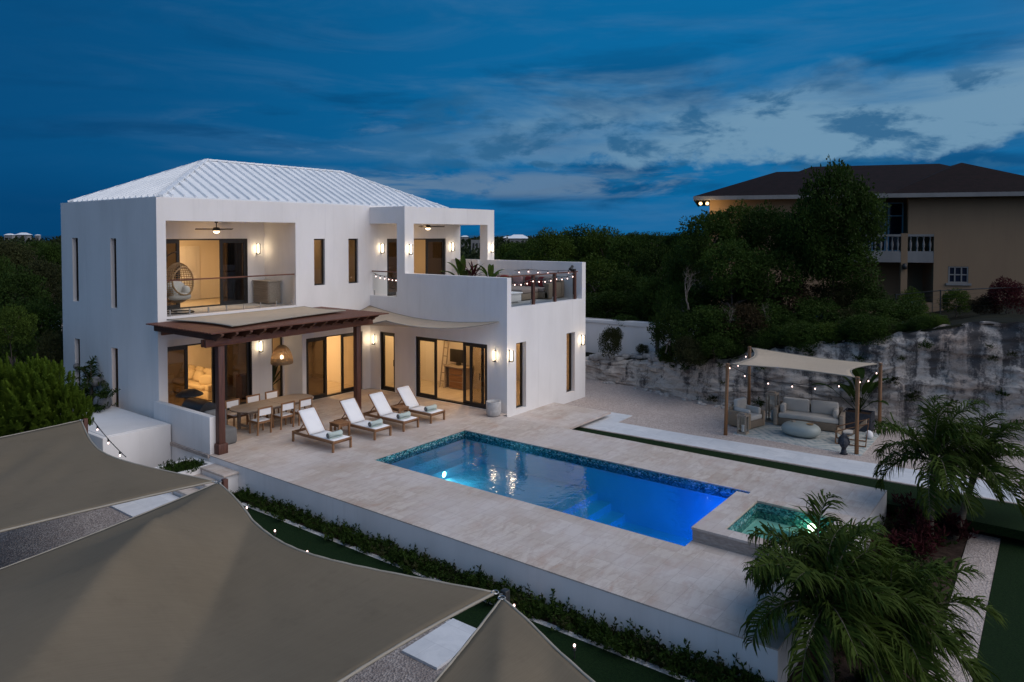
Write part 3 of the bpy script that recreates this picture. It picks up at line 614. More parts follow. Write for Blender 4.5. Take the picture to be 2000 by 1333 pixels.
# white retaining wall under the deck edge
rw = thing('retaining_wall', 'low white stucco retaining wall under the pool deck edge', 'wall', (-11.4, 11.2, -.75))
m = MB(); m.box(-19.6, -3.373, 11.203, 11.45, -.78, -.025); m.box(-3.62, -3.373, 11.45, 19.947, -.78, -.025); m.box(-15.7, -3.62, 19.7, 19.947, -.78, -.025)
m.build('wall', M['stucco'], rw)
MB().box(-22.94, -19.62, 11.15, 11.4, -.09, .004).build('coping', M['travedge'], rw)
pw = thing('patio_wall', 'low white parapet wall at the open end of the dining patio', 'wall', (-21.2, 11.3, 0))
MB().box(-22.93, -19.62, 11.22, 11.42, 0.0, 1.1).build('wall', M['stucco'], pw, bevel=.012); MB().box(-22.93, -19.62, 11.2, 11.44, -.78, -.09).build('footing', M['stucco'], pw)
# white box by the house wall
q = ony(335.6, 896, 11.2); bx = q.x
tp = onx(200.4, 853.5, bx); bz = onx(336.4, 828, bx).z
bp = thing('utility_box', 'large plain white masonry box against the end wall of the house', 'masonry box', (bx-2, 9.8, -.75))
MB().box(-26.3, bx, tp.y, 11.19, -.78, bz).build('body', M['stucco'], bp, bevel=.02)
MB().box(-26.2, bx-.12, tp.y+.12, 11.1, bz-.001, bz+.015).build('lid', M['stucco'], bp)
# steps
sp = thing('garden_steps', 'white masonry steps with stone treads down from the deck corner', 'steps', (-18.7, 10.9, -.75))
m = MB(); m.box(-19.3, -18.15, 10.78, 11.2, -.78, -.24); m.box(-19.3, -18.15, 10.36, 10.78, -.78, -.42); m.box(-19.3, -18.15, 9.95, 10.36, -.78, -.6)
m.build('risers', M['stucco'], sp)
for k, (ya, yb, z) in enumerate(((10.74, 11.2, -.18), (10.32, 10.74, -.36), (9.91, 10.32, -.54))): MB().box(-19.32, -18.1, ya, yb, z-.06, z).build('tread', M['trav'], sp, bevel=.01)
pb = thing('planter_bed', 'low white planter box beside the garden steps', 'planter', (-19.7, 10.4, -.75))
MB().panel('z', -.78, -.2, -20.4, -19.33, 9.9, 11.2, [(-20.28, -19.45, 10.02, 11.08)]).build('box', M['stucco'], pb); MB().box(-20.28, -19.45, 10.02, 11.08, -.7, -.28).build('soil', M['soil'], pb)
# front garden strips
def strip(name, mat, pts, z0, z1): m = MB(); m.prism(pts, z0, z1); return m.build(name, mat)
struct(strip('garden_gravel', M['gravel2'], [(-23.5, -14), (4, -14), (4, 11.19), (-23.5, 11.19)], -.749, -.744))
struct(strip('lawn', M['turf'], [(-17.7, 9.8), (-1.1, 9.8), (-1.1, 10.66), (-17.7, 10.66)], -.75, -.728))
struct(strip('lawn_edge', M['pebble'], [(-18.1, 10.665), (-3.0, 10.665), (-3.0, 10.80), (-18.1, 10.80)], -.75, -.735))
struct(strip('lawn_edge', M['pebble'], [(-17.9, 9.66), (-1.1, 9.66), (-1.1, 9.795), (-17.9, 9.795)], -.75, -.736))
struct(strip('planting_bed', M['soil'], [(-18.1, 10.805), (-3.4, 10.805), (-3.4, 11.22), (-18.1, 11.22)], -.75, -.73))
struct(strip('path', M['marble'], [(-19.8, 8.5), (-18.3, 8.5), (-18.3, 9.9), (-19.8, 9.9)], -.75, -.70))
struct(strip('path', M['marble'], [(-8.85, 8.5), (-8.03, 8.5), (-8.03, 9.8), (-8.85, 9.8)], -.75, -.70))
# right hand terrace
struct(strip('gravel_yard', M['gravel'], [(-26, 25.7), (-15.72, 25.7), (-15.72, 23.32), (-13.13, 23.32), (-13.13, 20.35), (9, 20.9), (12, 33), (-26, 33)], -.74, -.35))
wp = [onz(x, y, -.33) for x, y in ((1109, 829.5), (1380, 876), (1726, 937), (1995, 985))]
wb = [onz(x, y, -.33) for x, y in ((1995, 950), (1726, 908.6), (1340, 848), (1206, 825), (1235, 812), (1160, 800))]
struct(strip('path', M['marble'], [(p.x, p.y) for p in wp+wb], -.4, -.33))
kb = MB()
for a, b in zip(wp, wp[1:]): kb.bar((a.x, a.y-.035, -.40), (b.x, b.y-.035, -.40), .07, .15)
struct(kb.build('path_kerb', M['travedge']))
struct(strip('turf_channel', M['turf'], [(-13.0, 19.95), (2, 19.95), (wp[3].x, wp[3].y-.08), (wp[0].x+.2, wp[0].y-.05)], -.55, -.338+.0))
# right-hand garden
struct(strip('side_lawn', M['turf'], [(-1.0, 9), (14, 9), (14, 20.3), (-1.0, 20.3)], -.75, -.725))
struct(strip('side_gravel', M['gravel'], [(-1.62, 17.6), (-1.01, 17.6), (-1.01, 20.28), (-1.62, 20.28)], -.75, -.73))
struct(strip('side_gravel', M['gravel'], [(-1.6, 9.82), (-1.01, 9.82), (-1.01, 17.59), (-1.6, 17.59)], -.75, -.732))
struct(strip('palm_bed', M['soil'], [(-3.36, 10.82), (-1.76, 10.82), (-1.63, 20.29), (-3.36, 20.29)], -.75, -.734))
# ---- pool
pool = thing('swimming_pool', 'rectangular swimming pool glowing blue at its deep end with mosaic tile band', 'pool', (-10.8, 15.8, 0))
sh = MB(); WL = -.16; XS = -10.55
sh.box(PX0, -10.9, PY0, PY1, -1.3, -.95); sh.box(-10.9, PX1, PY0, PY1, -1.75, -1.6)
sh.quad((PX0, PY0, WL-.12), (PX1, PY0, WL-.12), (PX1, PY0, -1.7), (PX0, PY0, -1.7)); sh.quad((PX0, PY1, WL-.12), (PX0, PY1, -1.7), (PX1, PY1, -1.7), (PX1, PY1, WL-.12))
sh.quad((PX1, PY0, WL-.12), (PX1, PY1, WL-.12), (PX1, PY1, -1.7), (PX1, PY0, -1.7)); sh.quad((PX0, PY0, WL-.12), (PX0, PY0, -1.7), (PX0, PY1, -1.7), (PX0, PY1, WL-.12))
sh.build('basin', M['plaster'], pool)
stp = MB(); stp.box(PX0, PX0+.42, PY0, PY1, -.95, -.42); stp.box(PX0+.42, PX0+.84, PY0, PY1, -.95, -.68)
stp.box(-10.9, -10.45, PY0, PY1, -1.6, -.97); stp.box(-10.45, -10.0, PY0, PY1, -1.6, -1.18); stp.box(-10.0, -9.55, PY0, PY1, -1.6, -1.39)
stp.build('steps', M['plaster'], pool)
tb = MB(); e = .004; z0, z1 = WL-.13, -.03
tb.box(PX0, PX1, PY1-.02, PY1+.0, z0, z1); tb.box(PX0, PX0+.02, PY0, PY1-.02, z0, z1); tb.box(PX0+.02, PX1, PY0, PY0+.02, z0, z1); tb.box(PX1-.02, PX1, PY0+.02, PY1-.02, z0, z1)
tb.build('tile_band', M['mosaic'], pool)
m = MB(); m.grid(lambda u, v: (PX0+.02+(PX1-PX0-.04)*u, PY0+.02+(PY1-PY0-.04)*v, WL), 4, 2); m.build('water', M['water'], pool)
def pool_light(p, nrm, lens, color, power, label, name='pool_light', spot=None):
    t = thing(name, label, 'pool light', p, 0); p = Vector(p); n = Vector(nrm)
    rot = Vector((0, 0, 1)).rotation_difference(n).to_matrix().to_4x4()
    MB().lathe([(.001, .012), (.07, .012), (.085, .0)], p, 16, rot).build('lens', M[lens], t); MB().lathe([(.085, .012), (.1, .012), (.1, -.02)], p, 16, rot).build('rim', M['steel'], t)
    if spot: light('SPOT', p+n*.05, power, color, t, .05, (-n).to_track_quat('Z', 'Y').to_euler() if False else n.to_track_quat('-Z', 'Y').to_euler(), spot_size=spot, spot_blend=.8)
    else: light('POINT', p+n*(.75 if power == 9 else .16)+Vector((0, 0, .3 if power == 9 else 0)), power, color, t, .09)
pool_light((PX0+.845, 15.85, -.80), (1, 0, 0), 'poolw', (.35, .90, 1), 9, 'bright white round light in the shallow pool steps')
pool_light((PX1-.02, 14.9, -.8), (-1, 0, 0), 'poolb', (.01, .16, 1.0), 58, 'blue underwater light at the deep end nearer the deck edge')
pool_light((PX1-.02, 16.9, -.8), (-1, 0, 0), 'poolb', (.01, .16, 1.0), 58, 'blue underwater light at the deep end nearer the turf channel')
spa = thing('spa_pool', 'raised square hot tub with stone coping and green lit water', 'hot tub', (-4.7, 15.4, 0))
MB().panel('z', .0, SZ-.05, SX0+.02, SX1-.02, SY0+.02, SY1-.02, [(BX0, BX1, BY0, BY1)]).build('surround', M['travedge'], spa)
MB().panel('z', SZ-.05, SZ, SX0, SX1, SY0, SY1, [(BX0-.01, BX1+.01, BY0-.01, BY1+.01)]).build('coping', M['trav'], spa)
m = MB(); z0, z1 = -.1, SZ-.05
m.box(BX0-.012, BX0+.004, BY0, BY1, z0, z1); m.box(BX1-.004, BX1+.012, BY0, BY1, z0, z1); m.box(BX0+.004, BX1-.004, BY0-.012, BY0+.004, z0, z1); m.box(BX0+.004, BX1-.004, BY1-.004, BY1+.012, z0, z1); m.build('tile_band', M['mosaic'], spa)
m = MB(); m.panel('z', -.45, -.1, BX0-.02, BX1+.02, BY0-.02, BY1+.02, [(BX0+.35, BX1-.35, BY0+.35, BY1-.35)]); m.box(BX0, BX1, BY0, BY1, -.75, -.6); m.panel('z', -.6, -.45, BX0, BX1, BY0, BY1, [(BX0+.37, BX1-.37, BY0+.37, BY1-.37)])
m.build('seat_shell', M['plaster'], spa)
m = MB(); m.quad((BX0+.004, BY0+.004, .07), (BX1-.004, BY0+.004, .07), (BX1-.004, BY1-.004, .07), (BX0+.004, BY1-.004, .07)); m.build('water', M['spawater'], spa)
pool_light((-4.25, BY1-.01, -.02), (0, -1, 0), 'spag', (.62, 1, .62), 3.8, 'bright yellow green light in the hot tub wall')
# ---- pergola
pg = thing('pergola', 'dark stained timber pergola with slatted roof over the dining patio', 'pergola', (-21.2, 14.4, 0))
PT = 3.16
for y in (11.5, 17.15):
    m = MB(); m.box(-19.62, -19.42, y-.1, y+.1, .3, PT) if y < 12 else m.box(-20.18, -19.98, y-.1, y+.1, 0, PT)
    m.build('post', M['perz'], pg, bevel=.012)
MB().box(-19.67, -19.37, 11.35, 11.65, 0, .3).build('post_base', M['perz'], pg, bevel=.015)
def corb(m, a, b, w, z0, z1):  # beam with curved ends
    m.bar(a, b, w, z1-z0)
m = MB(); m.bar((-19.52, 11.05, PT+.11), (-19.95, 17.75, PT+.11), .09, .22); m.bar((-19.70, 11.05, PT+.11), (-20.13, 17.75, PT+.11), .09, .22); m.build('beam', M['pery'], pg, bevel=.01)
MB().bar((-22.90, 11.5, PT+.13), (-22.90, 17.45, PT+.13), .08, .2).build('ledger', M['pery'], pg)
for k in range(14):
    y = 11.28+k*(6.3/13); x1 = -18.98-.43*(k/13)
    m = MB(); n_ = 6; zt, zb = PT+.42, PT+.20
    pts = [(-22.88, zb), (x1-.46, zb), (x1-.40, zb+.02)]+[(x1-.40+.20*j/n_, zb+.02+.06*math.sin(math.pi*j/n_)*-1+.06*j/n_) for j in range(1, n_+1)]+[(x1-.20+.2*j/n_, zb+.08+.09*(1-math.cos(math.pi/2*j/n_))) for j in range(1, n_+1)]+[(x1, zt), (-22.88, zt)]
    vs = [(a, y-.04, b) for a, b in pts]+[(a, y+.04, b) for a, b in pts]; q = len(pts)
    m._add(vs, [tuple(range(q)), tuple(range(2*q-1, q-1, -1))]+[(j, q+j, q+(j+1) % q, (j+1) % q) for j in range(q)]); m.build('rafter', M['per'], pg)
sl = MB()
for k in range(23):
    x = -22.84+k*(3.68/22); sl.bar((x, 11.0+.0*k, PT+.44), (x, 17.78, PT+.44), .125, .035)
sl.build('roof_slats', M['pery'], pg)
# cloth laid on the pergola
def sheet(name, mat, corners, sag, inset, label, cat, nu=24, nv=24, ridge=0, z_sag=0, group=None, hem=True, thick=.012, wob=0.0, droop=0.0, rings=False):
    """tensioned cloth: bilinear patch with edges curved inwards"""
    A_, B_, C_, D_ = [Vector(p) for p in corners]; cen = (A_+B_+C_+D_)/4
    ins = inset if isinstance(inset, (tuple, list)) else (inset,)*4
    def f(u, v):
        p = A_.lerp(B_, u).lerp(D_.lerp(C_, u), v); bu = 4*u*(1-u); bv = 4*v*(1-v)
        e_ = ins[0]*bu*(1-v)**2+ins[1]*bv*u*u+ins[2]*bu*v*v+ins[3]*bv*(1-u)**2
        tgt = p.lerp(cen, min(.9, e_)); tgt.z = p.z-z_sag*bu*bv
        tgt.z -= droop*(1-(1-bu)*(1-bv))
        if ridge: w_ = u-.70*v; k = max(0, 1-w_/.24) if w_ > 0 else u/(.70*v+1e-6); tgt.z += ridge*k*min(1, (u+v)*1.5)*min(1, (2-u-v))
        if wob: tgt.z += wob*(mnoise.noise(Vector(((u-v)*6, (u+v)*1.2, 3.1)))*bu*bv)
        return tgt
    t = thing(name, label, cat, tuple(cen), 0, group)
    m = MB(); m.grid(f, nu, nv); o = m.build('cloth', mat, t, smooth=True, solid=thick)
    if hem:
        h = MB()
        for pts in ([f(i/nu, 0) for i in range(nu+1)], [f(1, j/nv) for j in range(nv+1)], [f(1-i/nu, 1) for i in range(nu+1)], [f(0, 1-j/nv) for j in range(nv+1)]): h.tube(pts, .022, 5)
        h.build('hem', M['seam'], t, smooth=True)
    if rings:
        for uu, vv in ((0, 0), (1, 0)):
            p_ = f(uu, vv); MB().tube([p_+Vector((.05*math.cos(a), .05*math.sin(a), .01)) for a in [k*math.pi/6 for k in range(13)]], .010, 5).build('corner_ring', M['steel'], t, smooth=True)
    return t, f
zc = PT+.48
sheet('canopy_cloth', M['sail2'], [(-22.75, 11.6, zc+.05), (-19.55, 11.95, zc+.05), (-20.4, 16.9, zc+.06), (-22.8, 16.9, zc+.05)], 0, .08, 'beige canvas stretched over the pergola slats', 'canvas canopy', z_sag=.02, wob=.05)
ta = onx(724, 597, -22.9).z; tb_ = ony(975, 629, 20.2).z
sheet('corner_shade_sail', M['sail2'], [(-22.85, 17.0, ta-.1), (-22.85, 20.2, ta), (-16.0, 20.22, tb_), (-19.45, 17.95, 3.3)], 0, (.03, .06, .0, .02), 'beige shade sail across the inner corner of the house beside the pergola', 'shade sail', z_sag=.05, droop=.26)
# ---- foreground shade sails and posts
Z1 = 1.5
P1 = onz(428, 941, Z1); P2 = onz(976, 1162, Z1); P0 = onz(157, 821, Z1)
G_ = 'large taupe shade sails on posts'
def corner(px, py, z): return onz(px, py, z)
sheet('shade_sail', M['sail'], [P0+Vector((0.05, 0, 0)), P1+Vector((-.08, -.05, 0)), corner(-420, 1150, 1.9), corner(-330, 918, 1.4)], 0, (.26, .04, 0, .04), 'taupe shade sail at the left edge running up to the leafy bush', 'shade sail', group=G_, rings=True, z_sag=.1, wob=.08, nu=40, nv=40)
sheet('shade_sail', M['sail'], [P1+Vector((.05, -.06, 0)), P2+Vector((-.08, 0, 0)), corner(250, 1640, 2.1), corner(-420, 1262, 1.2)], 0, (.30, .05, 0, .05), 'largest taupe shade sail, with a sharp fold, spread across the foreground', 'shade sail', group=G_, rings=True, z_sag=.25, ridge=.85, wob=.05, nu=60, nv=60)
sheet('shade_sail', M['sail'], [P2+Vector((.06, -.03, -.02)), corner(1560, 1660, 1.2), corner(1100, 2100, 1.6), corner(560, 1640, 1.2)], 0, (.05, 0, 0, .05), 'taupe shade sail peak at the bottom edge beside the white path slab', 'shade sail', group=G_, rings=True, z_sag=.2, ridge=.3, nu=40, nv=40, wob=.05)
for p, lb in ((P1, 'dark timber sail post standing before the garden steps'), (P2, 'timber sail post standing beside the low hedge'), (P0, 'rusty brown sail post standing beside the leafy bush')):
    t = thing('sail_post', lb, 'post', (p.x, p.y, -.75)); qx = Vector((p.x, p.y, 0))+Vector((.0, .12, 0))
    MB().box(qx.x-.05, qx.x+.05, qx.y-.05, qx.y+.05, -.78, p.z+.02).build('post', M['perz'] if 'rusty' in lb or 'steps' in lb else M['dark'], t, bevel=.01)
    MB().tube([qx+Vector((0, -.06, p.z-.02)), Vector((p.x, p.y, p.z))], .015, 6).build('shackle', M['steel'], t)
# ---- lights on strings
bulb_mesh = [None]
def string_lights(label, pts, n, sag, drop=.10, group='festoon light strings', skip=()):
    pts = [Vector(p) for p in pts]; t = thing('string_lights', label, 'string lights', tuple(pts[0]), 0, group)
    path = []
    for a, b in zip(pts, pts[1:]):
        L = (b-a).length
        for k in range(12): u = k/12; path.append(a.lerp(b, u)-Vector((0, 0, sag*L*4*u*(1-u))))
    path.append(pts[-1]); MB().tube(path, .011, 5).build('cable', M['dark'], t)
    for k in range(n):
        f_ = (k+.5)/n*(len(path)-1); i = int(f_); p = path[i].lerp(path[min(i+1, len(path)-1)], f_-i)
        MB().cyl(p, p-Vector((0, 0, .07)), .02, .022, 8).build('socket', M['dark'], t)
        MB().ell(p-Vector((0, 0, .105)), (.019, .019, .026), 8, 6).build('bulb', M['bulb'], t, smooth=True)
string_lights('festoon string along the terrace rail with timber posts', [(-15.8, 20.7, 4.72), (-15.8, 22.1, 4.78), (-15.8, 23.55, 4.78), (-15.8, 25.0, 4.86)], 11, .05)
string_lights('festoon string from the right porch pillar to the terrace spotlight', [(-20.8, 25.5, 4.85), (-18.4, 25.3, 4.92), (-15.9, 25.05, 4.98)], 9, .02)
string_lights('festoon string on the short balustrade beside the porch pillar', [(-22.8, 20.38, 4.83), (-22.0, 20.38, 4.72), (-21.35, 20.38, 4.68)], 6, .05)
string_lights('festoon string sagging beside the white masonry box', [P0+Vector((.1, .25, .0)), onz(246, 893, 1.05)], 3, .02)
spt = thing('terrace_spotlight', 'small black spotlight clamped on the terrace rail end', 'spotlight', (-15.85, 24.75, 4.95))
MB().cyl((-15.85, 24.72, 5.0), (-15.85, 24.86, 5.14), .09, .06).build('head', M['dark'], spt); MB().cyl((-15.85, 24.8, 4.92), (-15.85, 24.8, 5.04), .025).build('stem', M['dark'], spt); MB().box(-15.93, -15.77, 24.86, 25.0, 4.92, 5.02).build('clamp', M['dark'], spt)
# ground lights
for k, (px, py) in enumerate(((482, 992), (537, 1037), (600, 1078), (671, 1113), (1004, 1183), (1122, 1261))):
    p = onz(px, py, -.5); lb = ['spike light nearest the steps, at the hedge side of the lawn', 'spike light in the turf, second from the steps', 'spike light at the sail edge, third from the steps', 'spike light almost touching the sail edge, fourth from the steps', 'spike light right of the sail post, under the hedge', 'spike light farthest from the steps, at the lower picture edge'][k]
    t = thing('garden_light', lb, 'garden light', (p.x, p.y, -.75), 0, 'small garden spike lights')
    MB().cyl((p.x, p.y, -.76), (p.x, p.y, -.56), .012).build('spike', M['dark'], t); MB().cyl((p.x, p.y, -.58), (p.x, p.y, -.54), .03, .03, 10).build('socket', M['dark'], t)
    MB().ell((p.x, p.y, -.5), (.021, .021, .027), 10, 7).build('bulb', M['bulb'], t, smooth=True)
    light('POINT', (p.x, p.y, -.42), .35, (1, .66, .5), t, .04)
# ---- pendant over the table
pe = thing('rattan_pendant', 'large woven rattan dome pendant lamp over the dining table', 'pendant lamp', (-21.3, 14.85, 2.2))
c_ = Vector((-21.3, 14.85, 1.98)); m = MB(); prof = [(.36, 0), (.37, .06), (.365, .14), (.35, .22), (.33, .3), (.30, .38), (.26, .46), (.21, .53), (.15, .59), (.07, .63)]
for k in range(34):
    s_ = k/33*(len(prof)-1); i = min(int(s_), len(prof)-2); r_, z_ = [prof[i][j]+(prof[i+1][j]-prof[i][j])*(s_-i) for j in (0, 1)]
    m.tube([c_+Vector((r_*math.cos(t), r_*math.sin(t), z_)) for t in [2*math.pi*j/22 for j in range(23)]], .0075 if 10 < k < 30 else .010, 4, False)
for k in range(22):
    a = 2*math.pi*k/22; m.tube([c_+Vector((r_*math.cos(a), r_*math.sin(a), z_)) for r_, z_ in prof], .006, 4)
m.build('shade', M['rattan'], pe, smooth=True)
MB().cyl(c_+Vector((0, 0, .6)), (c_.x, c_.y, PT+.25), .012).build('cord', M['dark'], pe); MB().ell(c_+Vector((0, 0, .22)), (.06, .06, .08)).build('bulb', M['sconce'], pe, smooth=True)
light('POINT', c_+Vector((0, 0, .1)), 22, (1, .7, .4), pe, .06)
# ================================================================== FURNITURE
# dining table with rounded ends
tb = thing('dining_table', 'long weathered teak dining table with rounded ends', 'table', (-21.1, 14.35, 0), R(90))
def oval(L, W, n=9):
    pts = []; r_ = W/2
    for s in (1, -1):
        for k in range(n+1): a = -math.pi/2+math.pi*k/n; pts.append((s*(L/2-r_*.8+r_*.8*math.cos(a)), s*r_*math.sin(a)))
    return pts
L_, W_ = 3.0, 1.15
tm = MB(); tm.prism(oval(L_, W_), .715, .755); tbx = Matrix.Translation((0, 0, 0))
def local(m, root): 
    B = base_matrix(root); m.v = [tuple(B @ Vector(p)) for p in m.v]; return m
local(tm, tb).build('tabletop', M['oldteak'], tb, bevel=.008)
m = MB(); m.box(-.004, .004, -.5, .5, .7555, .757); local(m, tb).build('leaf_joint', M['dark'], tb)
for sx in (-1.05, 1.05):
    for sy in (-.36, .36): local(MB().box(sx-.045, sx+.045, sy-.045, sy+.045, 0, .715), tb).build('leg', M['oldteak'], tb, bevel=.006)
    local(MB().box(sx-.03, sx+.03, -.315, .315, .14, .2), tb).build('stretcher', M['oldteak'], tb)
local(MB().box(-1.02, 1.02, -.03, .03, .15, .19), tb).build('stretcher', M['oldteak'], tb); local(MB().box(-1.2, 1.2, -.40, .40, .62, .714), tb).build('apron', M['oldteak'], tb)
def chair():
    t = thing('dining_chair', 'teak dining chair with white sling', 'dining chair', (0, 0, 0), 0, 'teak dining chairs around the table')
    for sx in (-.24, .24):
        MB().box(sx-.022, sx+.022, .20, .244, 0, .44).build('leg', M['teakz'], t, bevel=.004)
        MB().bar((sx, -.20, 0), (sx, -.27, .88), .044, .044, (1, 0, 0)).build('leg', M['teakz'], t)
    m = MB(); m.box(-.24, .24, .21, .235, .37, .43); m.box(-.24, .24, -.235, -.21, .37, .43)
    for sx in (-.24, .24): m.box(sx-.012, sx+.012, -.22, .22, .37, .43)
    m.build('seat_frame', M['teak'], t); MB().box(-.225, .225, -.2, .22, .43, .445).build('seat', M['sling'], t, bevel=.005)
    m = MB(); m.bar((-.26, -.262, .865), (.26, -.262, .865), .03, .05); m.build('top_rail', M['teak'], t)
    m = MB(); m.box(-.22, .22, -.262, -.248, .63, .845, Matrix.Translation((0, 0, 0))); m.build('backrest', M['sling'], t)
    return t
ch = chair()
spots = [(-20.5, 13.47, R(90)), (-20.5, 14.33, R(90)), (-20.48, 15.02, R(90)), (-21.78, 13.42, R(-90)), (-21.84, 14.24, R(-90)), (-21.9, 15.02, R(-90))]
lab = ['teak chair at the pool side of the table, nearest the pergola post', 'middle teak chair on the pool side of the table', 'teak chair on the pool side of the table, nearest the sun loungers', 'teak chair on the house side, nearest the grill', 'middle teak chair on the house side of the table', 'teak chair on the house side, nearest the recessed window']
for k, (x, y, a) in enumerate(spots):
    o = ch if k == 0 else dup(ch); at(o, (x, y, 0), a); o['label'] = lab[k]
# loungers
def lounger():
    t = thing('sun_lounger', 'lounger', 'sun lounger', (0, 0, 0), 0, 'teak sun loungers with white slings')
    m = MB()
    for sy in (-.33, .33): m.box(-1.0, 1.0, sy-.02, sy+.02, .25, .33)
    m.box(.96, 1.0, -.31, .31, .25, .33); m.box(-1.0, -.96, -.31, .31, .25, .33); m.box(-.22, -.18, -.31, .31, .25, .30)
    m.build('frame', M['teak'], t, bevel=.004)
    for sx in (-.96, .96):
        for sy in (-.33, .33): MB().box(sx-.03, sx+.03, sy-.028, sy+.028, 0, .335).build('leg', M['teakz'], t, bevel=.004)
    MB().grid(lambda u, v: (-.2+1.16*u, -.30+.6*v, .335-.02*math.sin(math.pi*v)), 6, 6).build('seat', M['sling'], t, smooth=True, solid=.012)
    a = R(50); L = .85
    MB().grid(lambda u, v: (-.2-L*u*math.cos(a)+.02*math.sin(math.pi*v), -.30+.6*v, .335+L*u*math.sin(a)), 6, 6).build('backrest', M['sling'], t, smooth=True, solid=.012)
    m = MB()
    for sy in (-.31, .31): m.bar((-.2, sy, .33), (-.2-L*math.cos(a), sy, .33+L*math.sin(a)), .03, .025)
    m.bar((-.2-L*math.cos(a), -.31, .33+L*math.sin(a)), (-.2-L*math.cos(a), .31, .33+L*math.sin(a)), .03, .025); m.build('back_frame', M['teak'], t)
    m = MB()
    for sy in (-.27, .27): m.bar((-.47, sy, .64), (-.80, sy, .30), .025)
    m.build('prop', M['teak'], t)
    return t
lg = lounger(); tw = thing('rolled_towel', 't', 'towel', (0, 0, 0), 0, 'rolled towels on the loungers')
m = MB(); n_ = 60; spir = [(.018+.055*k/n_) for k in range(n_+1)]
m.tube([(0, -.25, 0), (0, -.235, 0), (0, .235, 0), (0, .25, 0)], [.075, .088, .088, .075], 20); m.build('roll', M['towel'], tw, smooth=True)
for s in (-.252, .252): MB().tube([Vector((r_*math.cos(k*.42), s, r_*math.sin(k*.42))) for k, r_ in enumerate(spir)], .007, 5).build('spiral_fold', M['greycover'], tw)
MB().box(.02, .1, -.245, .245, -.094, -.083).build('loose_edge', M['towel'], tw)
for k, y in enumerate((13.86, 15.48, 16.72, 18.0)):
    o = lg if k == 0 else dup(lg); at(o, (-17.9, y, 0)); o['label'] = ['white sling teak lounger nearest the dining table', 'second white teak lounger from the dining table, beside a low table', 'third white teak lounger, just past the pergola post', 'white teak lounger nearest the wing glass doors'][k]
    o2 = tw if k == 0 else dup(tw); at(o2, (-17.25, y-.02, .435), R(4*(k % 2)-2)); o2['label'] = 'pale green rolled towel on the '+['lounger nearest the dining table', 'second lounger from the dining table', 'third lounger, past the pergola post', 'lounger nearest the wing doors'][k]
def side_table():
    t = thing('side_table', 's', 'side table', (0, 0, 0), 0, 'low teak side tables between loungers'); m = MB()
    for k in range(6): m.box(-.23+.078*k, -.16+.078*k, -.24, .24, .42, .45)
    m.build('tabletop', M['teak'], t)
    for sx in (-.2, .2):
        for sy in (-.2, .2): MB().box(sx-.03, sx+.03, sy-.03, sy+.03, 0, .42).build('leg', M['teakz'], t, bevel=.004)
    m = MB(); m.box(-.17, .17, -.21, -.19, .34, .41); m.box(-.17, .17, .19, .21, .34, .41); m.box(-.21, -.19, -.17, .17, .34, .41); m.box(.19, .21, -.17, .17, .34, .41); m.build('apron', M['teak'], t)
    return t
s1 = side_table(); s2 = dup(s1); at(s1, (-18.2, 14.82, 0)); at(s2, (-18.18, 17.4, 0)); s1['label'] = 'low teak side table between the first two loungers'; s2['label'] = 'low teak side table between the last two loungers'
# concrete planter at the wing corner
p = onz(968, 812, 0); cp = thing('round_planter', 'pale round concrete planter at the corner of the wing', 'planter', (p.x, p.y, 0))
px_, py_ = p.x-.05, p.y-.05
MB().lathe([(.001, 0), (.2, 0), (.25, .05), (.27, .2), (.27, .5), (.265, .52), (.225, .52), (.22, .4), (.001, .4)], (px_, py_, 0), 28).build('pot', M['concrete'], cp, smooth=True, bevel=0); MB().lathe([(.001, .43), (.225, .43)], (px_, py_, 0), 20).build('soil', M['soil'], cp)
# grill corner behind the patio wall
gr = thing('gas_grill', 'black lidded gas grill behind the patio wall', 'grill', (-21.6, 12.1, 0))
MB().box(-22.2, -21.1, 11.75, 12.35, .1, .78).build('cart', M['dark'], gr, bevel=.015); m = MB()
m.grid(lambda u, v: (-22.2+1.1*u, 12.05-.33*math.cos(math.pi*v), .82+.36*math.sin(math.pi*v)), 6, 14); m.build('lid', M['black'], gr, smooth=True)
MB().poly([(-22.2, 12.05-.33*math.cos(math.pi*k/14), .82+.36*math.sin(math.pi*k/14)) for k in range(15)]).poly([(-21.1, 12.05-.33*math.cos(math.pi*k/14), .82+.36*math.sin(math.pi*k/14)) for k in range(15)]) if False else None
m = MB(); m.poly([(-21.1, 12.05-.33*math.cos(math.pi*k/14), .82+.36*math.sin(math.pi*k/14)) for k in range(15)]); m.poly([(-22.2, 12.05-.33*math.cos(math.pi*k/14), .82+.36*math.sin(math.pi*k/14)) for k in range(15)]); m.build('lid_end', M['dark'], gr)
MB().bar((-22.0, 11.7, .95), (-21.3, 11.7, .95), .03).build('handle', M['steel'], gr)
cv = thing('covered_armchair', 'grey fabric covered chair beside the grill', 'covered chair', (-20.45, 12.0, 0))
MB().cbox((-20.45, 12.05, .25), (.75, .7, .5)).build('seat_cover', M['greycover'], cv, bevel=.08, seg=3); MB().cbox((-20.75, 12.05, .66), (.24, .7, .7)).build('back_cover', M['greycover'], cv, bevel=.09, seg=3); MB().bar((-20.3, 11.72, .52), (-20.05, 11.72, .25), .03).build('strap', M['dark'], cv)
fb = thing('grill_umbrella', 'dark round folding hood on a stem behind the grill', 'patio heater', (-23.0, 12.35, 0))
